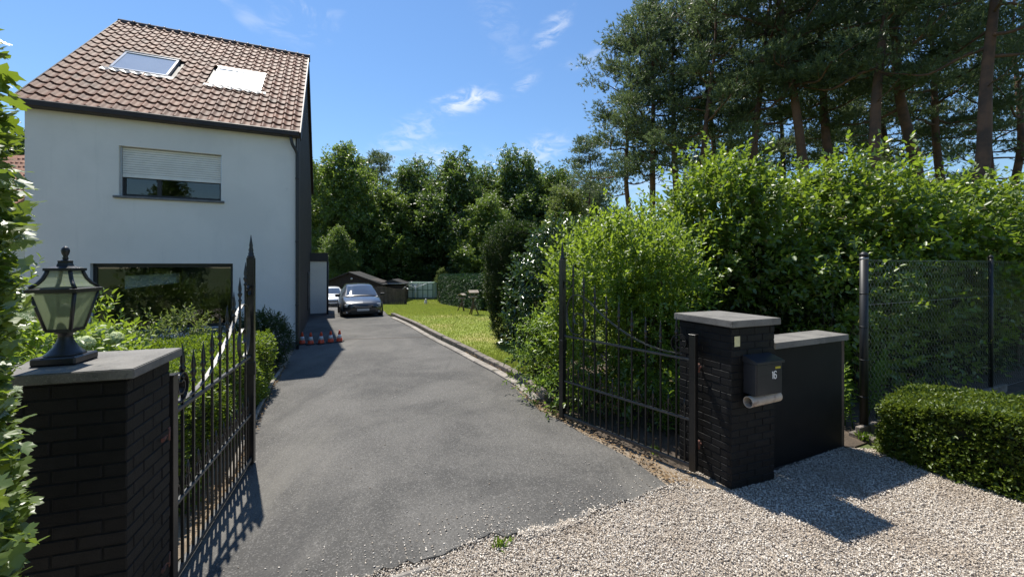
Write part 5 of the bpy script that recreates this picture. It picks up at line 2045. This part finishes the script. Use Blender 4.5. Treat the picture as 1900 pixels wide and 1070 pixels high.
BW = [M['bark'], L_TREE]
BW2 = [M['bark'], L_TREE2]
GRP = 'tall trees behind the back lawn'
rows_ = [  # px, Y, mesh, scale, mats, label
    (592, 60, 0, 1.05, BW, 'dark broadleaf tree close behind the annex roof'),
    (640, 54, 2, 1.03, BW2, 'broad leafy tree above the brown shed'),
    (726, 54, 1, .92, BW2, 'lighter green tree right of the shed below the lone pine'),
    (770, 60, 0, 1.04, BW, 'slender dark tree behind the clothes dryer'),
    (848, 57, 2, 1.05, BW, 'tall round crowned oak above the greenhouse and hedge'),
    (905, 50, 1, .82, BW2, 'lower leafy tree above the dark lawn hedge'),
    (958, 62, 0, 1.12, BW, 'thin crowned tree with sky showing through its top'),
    (1035, 60, 2, 1.02, BW, 'wide dark tree behind the clipped yew'),
    (1100, 58, 1, 1.0, BW, 'dark tree left of the pine wood'),
    (672, 66, 2, 1.06, BW, 'tall dark tree directly behind the lone pine'),
    (808, 64, 1, 1.16, BW, 'dark tree filling the gap left of the round oak'),
    (1000, 66, 1, 1.18, BW, 'dark tree filling the gap right of the thin crowned tree'),
    (900, 66, 0, 1.06, BW, 'dark tree behind the lower leafy tree'),
    (540, 66, 1, .95, BW, 'tree mostly hidden behind the white house'),
]
for i, (px, Y, mi, s, mats, lb) in enumerate(rows_):
    place_tree('broadleaf_tree', lb, 'tree', BL[mi], (px - 950) / F * Y, Y, s=s * 1.2, rz=i * 1.37, group=GRP, mats=mats, sz=s * (1.06 + .07 * math.sin(i * 2.3)))
# smaller, brighter trees in front of that row
place_tree('broadleaf_tree', 'small bright green tree beside the annex, above the shed roof', 'tree', BL[2], (628 - 950) / F * 46, 46, s=.47, rz=2.0, group=GRP, mats=BW2)
place_tree('broadleaf_tree', 'pale yellow green tree left of the pines', 'tree', BL[0], (1050 - 950) / F * 34, 34, s=.60, rz=.7, group=GRP, mats=[M['bark'], L_PALE])
place_tree('broadleaf_tree', 'small sunlit tree above the far end of the lawn hedge', 'tree', BL[1], (820 - 950) / F * 47, 47, s=.23, rz=.9, group=GRP, mats=[M['bark'], L_PALE])
place_tree('broadleaf_tree', 'yellow green shrub tree peeking over the shed roof', 'tree', BL[1], (686 - 950) / F * 47, 47, s=.22, rz=2.9, group=GRP, mats=BW2)
place_tree('pine_tree', 'lone dark pine above the leafy trees behind the shed', 'tree', PN[3], (708 - 950) / F * 62, 62, s=1.40, rz=1.0, mats=[M['pine_bark'], L_PINE])
# dense wood behind everything
wood_lobes = []
rr = random.Random(77)
for k in range(46):
    x = -66 + k * 2.9 + rr.uniform(-1, 1)
    wood_lobes.append((x, 76 + rr.uniform(-4, 6), rr.uniform(1.5, 8.5), rr.uniform(3, 4.5), 3, rr.uniform(3, 5)))
r = np.random.default_rng(78)
P, D = in_lobes(r, wood_lobes, 7000, .25, .2)
V, Fc = shoots(r, P, D + r.normal(size=D.shape) * .5, .6, 7, .5, .3, T_DIA, 60, .5, .5)
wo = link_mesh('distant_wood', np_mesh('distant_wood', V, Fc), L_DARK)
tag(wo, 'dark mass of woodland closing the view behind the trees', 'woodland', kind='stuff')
# shrubs under the tree row
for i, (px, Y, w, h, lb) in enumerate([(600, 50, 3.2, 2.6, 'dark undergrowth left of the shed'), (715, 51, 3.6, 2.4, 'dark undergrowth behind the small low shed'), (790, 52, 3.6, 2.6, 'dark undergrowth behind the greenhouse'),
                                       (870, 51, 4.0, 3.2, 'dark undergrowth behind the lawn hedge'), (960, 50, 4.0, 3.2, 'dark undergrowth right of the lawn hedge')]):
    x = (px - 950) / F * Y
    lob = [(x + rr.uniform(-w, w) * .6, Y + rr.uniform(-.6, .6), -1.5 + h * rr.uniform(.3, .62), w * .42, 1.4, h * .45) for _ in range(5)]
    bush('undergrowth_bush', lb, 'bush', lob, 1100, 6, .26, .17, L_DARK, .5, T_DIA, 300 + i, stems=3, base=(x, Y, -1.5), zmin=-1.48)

# pine wood on the right
PM = [M['pine_bark'], L_PINE]
pines = [(1092, 36, 3, 1.0, 0.3, 'slim pale pine at the left end of the pine wood'),
         (1166, 26, 1, 1.02, 1.9, 'pine with drooping lower limbs left of the tall pines'),
         (1212, 24, 0, 1.0, 4.0, 'bushy pine standing above the bright green shrub'),
         (1298, 20.5, 1, .98, 2.6, 'pine with pale sunlit stem above the gate leaf'),
         (1380, 19.0, 2, .92, .4, 'pine with curved orange trunk above the mailbox'),
         (1514, 17.5, 2, 1.0, 2.8, 'left one of two close parallel pine trunks'),
         (1541, 18.5, 0, 1.08, 1.0, 'right one of two close parallel pine trunks'),
         (1600, 15.5, 2, .98, .35, 'straight orange trunked pine above the fence post'),
         (1668, 23, 2, .95, 3.3, 'dark pine set back in the middle of the pine wood'),
         (1704, 16.5, 0, 1.1, 2.2, 'dark straight pine over the fence panel'),
         (1800, 13.0, 2, .92, .3, 'thick forked pine leaning right at the far right'),
         (1885, 19, 1, 1.0, 4.4, 'pine cut off by the right picture edge'),
         (1255, 22, 2, .95, 1.5, 'full crowned pine between the bushy pine and the pale stem'),
         (1462, 26, 0, 1.02, 1.1, 'thin pine far back between two nearer trunks'),
         (1572, 26, 2, 1.0, 2.1, 'distant pine seen between the parallel trunks and the orange trunk'),
         (1640, 30, 1, 1.15, .6, 'distant pine behind the fence post'),
         (1752, 20, 0, 1.0, 3.0, 'pine standing between the dark straight pine and the forked pine'),
         (1850, 27, 3, 1.2, 1.3, 'distant pine behind the forked pine'),
         (1330, 23, 1, 1.08, 5.5, 'dense pine behind the pale sunlit stem'),
         (1350, 31, 3, 1.15, 3.9, 'far pine filling the gap behind the curved trunk')]
for (px, Y, mi, s, rz, lb) in pines:
    place_tree('pine_tree', lb, 'tree', PN[mi], (px - 950) / F * Y, Y, z=-.02 if Y < 18 else gz(Y), s=s, rz=rz, group='pines of the wood on the right', mats=PM)

# street trees behind the camera, seen only as reflections
for k, (x, y) in enumerate([(-13, -11), (-5, -13), (3, -12), (11, -13)]):
    place_tree('broadleaf_tree', ['street tree mirrored in the ground floor window, first of four', 'street tree mirrored in the upper window, second of four', 'street tree mirrored in the windows, third of four', 'street tree mirrored in the windows, fourth of four'][k],
               'tree', BL[k % 3], x, y, 0, s=(.80 if k == 0 else .55), rz=k * 1.7, group='street trees across the road', mats=BW)
place_tree('broadleaf_tree', 'tree top left of the white house behind the neighbour', 'tree', BL[0], -37, 30, 0, s=.75, rz=.4, mats=BW)

# ------------------------------------------------------------------ shrubs on the right boundary
# bright green bush right behind the gate leaf
bush('bright_green_bush', 'tall bright green bush behind the right gate leaf', 'bush',
     [(1.55, 6.9, 1.1, .85, .7, 1.1), (1.35, 6.8, 2.1, .62, .7, .8), (2.3, 6.7, 1.0, .75, .7, 1.0), (2.4, 6.9, 2.05, .72, .7, .85), (1.85, 6.9, 2.35, .7, .7, .70), (2.8, 6.8, 1.6, .42, .55, .7), (1.15, 6.75, 1.4, .35, .45, .75)],
     4300, 9, .078, .040, L_BRIGHT, .30, T_OVAL, 41, shell=.2, inner=.15, stems=12, base=(1.9, 6.85, 0), updir=.9, splay=58, gap=.34, gap_size=.5, leaders=.20)
# big lilac-like shrubs filling the right side
bigs = [((2.9, 8.4), [(2.6, 8.5, 2.0, .8, .8, 1.0), (3.3, 8.3, 1.9, .9, .8, 1.3), (3.4, 8.5, 2.95, .75, .75, .75), (2.9, 8.2, 1.1, 1.0, .7, .9)], 'big leafy shrub rising behind the bright green bush'),
        ((4.6, 8.2), [(4.2, 8.2, 3.2, .9, .8, .9), (5.0, 8.0, 2.9, 1.0, .8, .95), (4.5, 7.8, 2.3, 1.1, .7, .8), (4.0, 8.0, 2.4, .8, .7, 1.0), (4.4, 8.3, 3.85, .55, .6, .5)], 'big leafy shrub above the mailbox pillar and low wall'),
        ((6.7, 8.3), [(6.2, 8.2, 3.0, 1.0, .8, .9), (7.0, 8.1, 3.35, .9, .8, .8), (6.6, 7.8, 2.5, 1.1, .7, .8), (7.4, 8.0, 2.7, .9, .7, .9), (6.65, 8.2, 3.9, .55, .55, .42)], 'big leafy shrub spilling over the fence post'),
        ((9.1, 8.6), [(8.6, 8.5, 2.9, 1.0, .8, .9), (9.5, 8.5, 3.05, 1.0, .8, .8), (9.1, 8.2, 2.4, 1.2, .7, .75), (10.1, 8.6, 2.8, .9, .7, .9)], 'big leafy shrub over the second fence post'),
        ((11.6, 9.3), [(11.0, 9.2, 2.7, 1.1, .8, 1.0), (12.0, 9.4, 2.9, 1.1, .8, 1.0), (11.4, 9.0, 2.0, 1.1, .7, .8)], 'big leafy shrub at the right picture edge')]
for i, (b, lob, lb) in enumerate(bigs):
    bush('leafy_shrub', lb, 'shrub', lob, 2700 if i < 4 else 1600, 9, .112, .066, L_BIG, .40, T_OVAL, 50 + i, shell=.26, inner=.15, stems=14, base=(b[0], b[1], 0), updir=.35, splay=68, stem_r=.035, group='leafy shrubs along the right boundary', gap=.25, gap_size=.6, leaders=.13)
# dark interior growth below the shrubs
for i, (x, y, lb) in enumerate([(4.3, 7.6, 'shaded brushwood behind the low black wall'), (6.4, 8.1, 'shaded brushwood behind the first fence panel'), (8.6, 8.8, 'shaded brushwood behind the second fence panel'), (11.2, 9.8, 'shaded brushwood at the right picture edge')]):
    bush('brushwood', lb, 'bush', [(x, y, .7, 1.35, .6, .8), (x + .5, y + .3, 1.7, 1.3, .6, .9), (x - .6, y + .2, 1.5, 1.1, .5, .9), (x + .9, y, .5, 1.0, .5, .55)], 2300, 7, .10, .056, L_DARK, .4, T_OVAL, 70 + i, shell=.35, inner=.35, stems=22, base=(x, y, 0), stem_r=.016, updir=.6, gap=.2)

for i, (x, y, lb) in enumerate([(5.75, 6.75, 'leafy growth pressing against the first fence panel'), (7.4, 7.55, 'leafy growth behind the middle of the fence'), (9.3, 8.35, 'leafy growth behind the far fence panel')]):
    bush('fence_growth', lb, 'bush', [(x, y, .75, .85, .35, .75), (x + .3, y + .2, 1.7, .9, .4, .7), (x - .5, y, 1.5, .6, .35, .7)], 620, 8, .10, .056, L_BIG, .34, T_OVAL, 170 + i, shell=.3, inner=.2, stems=12, base=(x, y, 0), stem_r=.012, updir=.5, gap=.35, gap_size=.4)

# clipped yew and glossy shrub beside the lawn
bush('clipped_yew', 'dark clipped yew column beside the lawn', 'shrub',
     [(-.15, 11.6, .9, .42, .5, .9), (-.12, 11.6, 1.8, .62, .6, 1.0), (-.05, 11.6, 2.7, .72, .65, .75), (.45, 11.8, 1.6, .6, .6, 1.5), (.3, 11.8, 2.9, .55, .6, .55)],
     9500, 6, .075, .026, L_YEW, .13, T_DIA, 81, shell=.08, gap=0, leaders=.03, inner=.25, stems=4, base=(0, 11.65, 0), updir=.9, stem_r=.05, jit=.5)
bush('clipped_yew', 'second dark evergreen behind the glossy shrub', 'shrub',
     [(1.1, 12.2, 1.2, .7, .6, 1.2), (1.1, 12.2, 2.4, .7, .6, .9), (1.6, 11.0, 1.5, .7, .6, 1.4)],
     3600, 6, .075, .026, L_YEW, .15, T_DIA, 82, shell=.1, gap=0, leaders=.03, inner=.25, stems=4, base=(1.2, 12.0, 0), updir=.9, stem_r=.05, jit=.5)
bush('glossy_shrub', 'glossy dark leaved shrub with glinting leaves beside the kerb', 'shrub',
     [(.42, 8.3, .8, .42, .45, .75), (.5, 8.5, 1.6, .5, .5, .7), (.75, 8.7, 2.35, .55, .5, .6), (1.0, 8.6, 1.5, .5, .5, 1.1), (1.05, 8.9, 2.8, .4, .4, .4)],
     1500, 8, .095, .05, L_GLOSS, .26, T_OVAL, 83, shell=.2, inner=.15, stems=7, base=(.65, 8.5, 0), updir=.25, splay=72)
bush('feathery_plant', 'pale green feathery leaved plant at the foot of the glossy shrub', 'plant',
     [(.50, 7.45, .55, .40, .35, .32), (.75, 7.4, 1.0, .38, .35, .34), (.45, 7.3, .85, .3, .3, .2)],
     210, 13, .085, .026, L_HERB, .36, T_OVAL, 84, shell=.3, inner=.1, stems=8, base=(.62, 7.45, 0), updir=-.05, splay=80, jit=.25, stem_r=.008)
bush('feathery_plant', 'low leafy seedling arching over the drive beside the gate tip', 'plant',
     [(.62, 6.45, .28, .28, .25, .25), (.8, 6.6, .5, .25, .25, .2)],
     110, 11, .085, .030, L_HERB, .3, T_OVAL, 85, shell=.3, inner=.1, stems=5, base=(.68, 6.5, 0), updir=.1, splay=75, jit=.3, stem_r=.007)
bush('understory_plant', 'shaded leafy plants low behind the right gate leaf', 'plant',
     [(1.3, 6.25, .35, .45, .3, .35), (1.9, 5.9, .3, .4, .3, .3), (2.4, 5.6, .35, .35, .3, .35)],
     420, 8, .075, .04, L_BIG, .25, T_OVAL, 86, shell=.3, inner=.2, stems=6, base=(1.8, 5.95, 0), updir=.5)


def spire_plant(label, x, y, hgt, n, seed, name='lily_plant', z0=0.0, spread=.1):
    """upright stems with narrow leaves all around"""
    rr = random.Random(seed)
    r = np.random.default_rng(seed)
    root = empty(name, (x, y, z0), label, 'plant')
    for k in range(n):
        bx_, by_ = x + rr.uniform(-spread, spread), y + rr.uniform(-spread, spread)
        h = hgt * rr.uniform(.7, 1.05)
        tip = Vector((bx_ + rr.uniform(-.12, .12) * h, by_ + rr.uniform(-.12, .12) * h, z0 + h))
        b = Vector((bx_, by_, z0 - .01))
        st_ = MB().tube([b, b.lerp(tip, .5) + Vector((rr.uniform(-.02, .02), rr.uniform(-.02, .02), 0)), tip], [.008, .006, .003], 5).build('stem', L_HERB, root, False)
        P = np.array([b.lerp(tip, .12)])
        D = np.array([tip - b])
        V, Fc = shoots(r, P, D, (tip - b).length * .9, 46, .115, .020, T_OVAL, 72, .8, .2)
        fo = link_mesh('foliage', np_mesh('foliage', V, Fc), L_HERB, root)
        fo['kind'] = 'stuff'
    return root


x, y, _ = G(487, 726)
spire_plant('upright lily like plant at the left edge of the driveway', x, y, .72, 3, 91, spread=.07)
x, y, _ = G(1584, 803)
spire_plant('sunlit leafy spires between the low wall and fence post', x + .02, y + .25, .95, 6, 92, spread=.14)
x, y, _ = G(1252, 812)
spire_plant('leafy spires behind the gate beside the mailbox pillar', x, y + .12, .85, 5, 93, spread=.12)
spire_plant('sunlit leafy tuft behind the fence post above the hedge', 5.45, 6.3, 1.05, 7, 94, spread=.3)
# small weed tufts on the gravel edge and verge
def tuft(label, x, y, h, n, seed, z0=0.0, w=.012):
    r = np.random.default_rng(seed)
    root = empty('weed_tuft', (x, y, z0), label, 'weed')
    P = np.stack([x + r.normal(0, h * .25, n), y + r.normal(0, h * .25, n), np.full(n, z0 - .005)], 1)
    A = np.array([0, 0, 1.]) + r.normal(size=P.shape) * .5
    V, Fc = leaves(P, A, r.normal(size=P.shape), h * r.uniform(.5, 1.1, n), w * r.uniform(.6, 1.3, n), T_OVAL)
    V[:, 2] = np.maximum(V[:, 2], z0 - .005)
    o = link_mesh('blades', np_mesh('blades', V, Fc), L_HERB, root)
    o['kind'] = 'stuff'
    return root


x, y, _ = G(926, 1012)
tuft('little weed growing at the broken asphalt edge', x, y, .085, 34, 95)
x, y, _ = G(948, 1003)
tuft('tiny weed just right of the broken asphalt corner', x, y, .05, 18, 96)
x, y, _ = G(950, 700)
tuft('grass tuft on the flush edging beside the kerb', x, y, .14, 60, 97, .02)
tuft('grass tuft beside the footing of the fence post', 4.62, 5.30, .13, 80, 98)
tuft('weed tuft under the hinge side of the right gate', 1.75, 4.95, .1, 50, 99)

# ------------------------------------------------------------------ left garden
def hydrangea(label, c, w, h, seed, heads, n=560, leaf=.09):
    root = bush('hydrangea', label, 'shrub', [(c[0], c[1], h * .45, w, w, h * .45), (c[0] + w * .4, c[1] - .1, h * .6, w * .6, w * .6, h * .36), (c[0] - w * .4, c[1] + .1, h * .55, w * .6, w * .6, h * .4)],
                n, 8, leaf, leaf * .5, L_BRIGHT, .25, T_OVAL, seed, shell=.2, inner=.15, stems=7, base=(c[0], c[1], 0), updir=.6)
    r = np.random.default_rng(seed + 1)
    for (x, y, z, s) in heads:
        z += .07
        y -= .12
        x += .10
        m = 1500
        d = unit(r.normal(size=(m, 3)) + np.array([0, 0, .3]))
        P = np.array([x, y, z]) + d * s * np.array([1, 1, .8]) * r.uniform(.35, 1.05, (m, 1))
        V, Fc = leaves(P, np.cross(d, r.normal(size=d.shape)), d, .034, .032, T_DIA)
        o = link_mesh('flower_head', np_mesh('flower_head', V, Fc), M['petal'], root)
    return root


h1 = at(62, 585, 4.3)
hydrangea('tall hydrangea with a pale flower head behind the lantern', (-5.2, 4.35), .75, 1.75, 111, [(h1.x, h1.y, h1.z, .13), (h1.x + .35, h1.y + .2, h1.z - .38, .09)])
h2, h3 = at(193, 622, 5.2), at(214, 630, 5.0)
hydrangea('hydrangea with two pale flower heads right of the lantern', (-5.55, 5.35), .5, 1.30, 112, [(h2.x, h2.y, h2.z, .10), (h3.x, h3.y, h3.z - .03, .09)])
bush('laurel_shrub', 'upright bright leaved shrub just right of the lantern', 'shrub', [(-5.75, 5.5, .95, .34, .34, .65), (-5.75, 5.45, 1.38, .2, .2, .38)], 300, 9, .10, .035, L_BRIGHT, .28, T_OVAL, 113, stems=5, base=(-5.75, 5.5, 0), updir=.9)
bush('azalea_shrub', 'small pale yellowish shrub below the ground floor window', 'shrub', [(-6.2, 7.5, 1.0, .42, .38, .35), (-6.45, 7.6, .85, .4, .35, .35)], 300, 9, .075, .03, L_PALE, .22, T_OVAL, 114, stems=5, base=(-6.3, 7.5, 0), updir=.5)
bush('laurel_shrub', 'leafy shrub rising between the hydrangea and the window', 'shrub', [(-6.1, 6.3, .72, .42, .35, .48), (-6.6, 6.4, .75, .36, .35, .5)], 380, 9, .09, .036, L_BRIGHT, .26, T_OVAL, 115, stems=5, base=(-6.3, 6.35, 0), updir=.8)
bush('dwarf_conifer', 'round dark green conifer against the house corner', 'shrub', [(-5.45, 8.75, .55, .55, .5, .55), (-5.4, 8.75, .85, .4, .4, .35)], 1500, 6, .07, .02, L_YEW, .16, T_DIA, 116, shell=.1, gap=0, leaders=.03, inner=.2, stems=3, base=(-5.45, 8.75, 0), updir=.8)
bush('foundation_shrub', 'dark shrubs in the shade under the ground floor window', 'shrub', [(-7.3, 9.1, .3, .6, .3, .35), (-8.3, 8.7, .3, .6, .3, .35), (-6.7, 9.4, .3, .4, .3, .3)], 500, 8, .08, .04, L_DARK, .22, T_OVAL, 117, stems=5, base=(-7.5, 9.0, 0), updir=.5)
bush('garden_bush', 'leafy bush at the left picture edge in front of the house', 'bush', [(-7.6, 5.6, .9, .8, .7, .9), (-8.4, 6.4, 1.0, .8, .7, 1.0)], 900, 8, .11, .055, L_BIG, .3, T_OVAL, 118, stems=6, base=(-8, 6, 0), updir=.5)
bush('garden_bush', 'low leafy cover behind the lantern pillar', 'bush', [(-3.9, 3.2, .5, .6, .5, .55), (-4.6, 3.8, .6, .6, .5, .6)], 700, 8, .085, .045, L_BRIGHT, .22, T_OVAL, 119, stems=6, base=(-4.2, 3.5, 0), updir=.6)

# ------------------------------------------------------------------ field maple at the left picture edge
lobes_ml = [(0, 0), (.06, .10), (.30, .02), (.46, .14), (.38, .26), (.54, .46), (.36, .52), (.22, .50), (.26, .74), (.12, .78), (0, 1.0)]
outline = lobes_ml + [(-x, y) for x, y in lobes_ml[-2:0:-1]]


def maple_leaf_mesh(k):
    rr = random.Random(k)
    n = len(outline)
    v = [(0, .42, .0)]
    for (x, y) in outline:
        q = rr.uniform(.92, 1.08)
        v.append((x * q, .42 + (y - .42) * q, .10 * abs(x) - .22 * (y - .42) ** 2 + rr.uniform(-.03, .03)))
    f = [(0, 1 + i, 1 + (i + 1) % n) for i in range(n)]
    me = bpy.data.meshes.new('leaf')
    me.from_pydata(v, [], f)
    me.polygons.foreach_set('use_smooth', [True] * len(f))
    me.materials.append(L_MAPLE)
    me.update()
    return me


ML = [maple_leaf_mesh(k) for k in range(5)]
mt_root = empty('maple_shrub', (-2.75, 1.75, 0), 'tall lobed leaved maple shrub at the left picture edge beside the lantern pillar', 'shrub')
rr = random.Random(500)
tops = []
for k in range(7):
    b = Vector((-2.75 + rr.uniform(-.12, .12), 1.72 + rr.uniform(-.12, .1), -.02))
    zt_k = [3.05, 2.75, 2.4, 2.9, 2.1, 1.7, 2.6][k]
    e = Vector((-2.30 + rr.uniform(-.16, .10), 1.60 + rr.uniform(-.18, .12), zt_k))
    pth = catmull([b, b.lerp(e, .4) + Vector((-.08, 0, .1)), b.lerp(e, .75) + Vector((.05, 0, 0)), e], 5)
    MB().tube(pth, [.018 * (1 - .8 * q / (len(pth) - 1)) for q in range(len(pth))], 6).build('stem', M['twig'], mt_root, False)
    tops.append(pth)


def maple_pose(front=True):
    z = rr.uniform(.75, 3.18)
    Yp = rr.uniform(1.38, 1.72) if front else rr.uniform(1.55, 1.95)
    edge = 60 + 12 * math.sin(z * 6.0) + 9 * math.sin(z * 15.3 + 1) - max(0, z - 2.75) * 95
    px = edge - abs(rr.gauss(0, 48)) if front else edge - 12 - abs(rr.gauss(0, 70))
    if not front: px -= 10
    x = (px - 950) / F * Yp
    x -= .03
    s = rr.uniform(.05, .09)
    # leaf hangs outward to the right / towards the light
    out = Vector((rr.uniform(.1, 1.0), rr.uniform(-.9, .35), rr.uniform(-.55, .25))).normalized()
    nrm = (Vector((-.25, .15, .8)) + Vector((rr.uniform(-1, 1), rr.uniform(-1, 1), rr.uniform(-.4, .6))) * .75).normalized()
    side = out.cross(nrm).normalized()
    nrm = side.cross(out).normalized()
    m = Matrix((side * s, out * s, nrm * s)).transposed().to_4x4()
    m.translation = Vector((x, Yp, z)) - out * s * .5
    return m


for k in range(295):
    inst('leaf', ML[k % 5], maple_pose(True), mt_root)
V_, F_ = [], []
for k in range(2000):
    m = maple_pose(False)
    me = ML[k % 5]
    b = len(V_)
    V_ += [tuple(m @ q.co) for q in me.vertices]
    F_ += [tuple(b + i for i in p.vertices) for p in me.polygons]
o = link_mesh('inner_leaves', np_mesh('inner_leaves', V_, F_), L_MAPLE, mt_root)
o['kind'] = 'stuff'
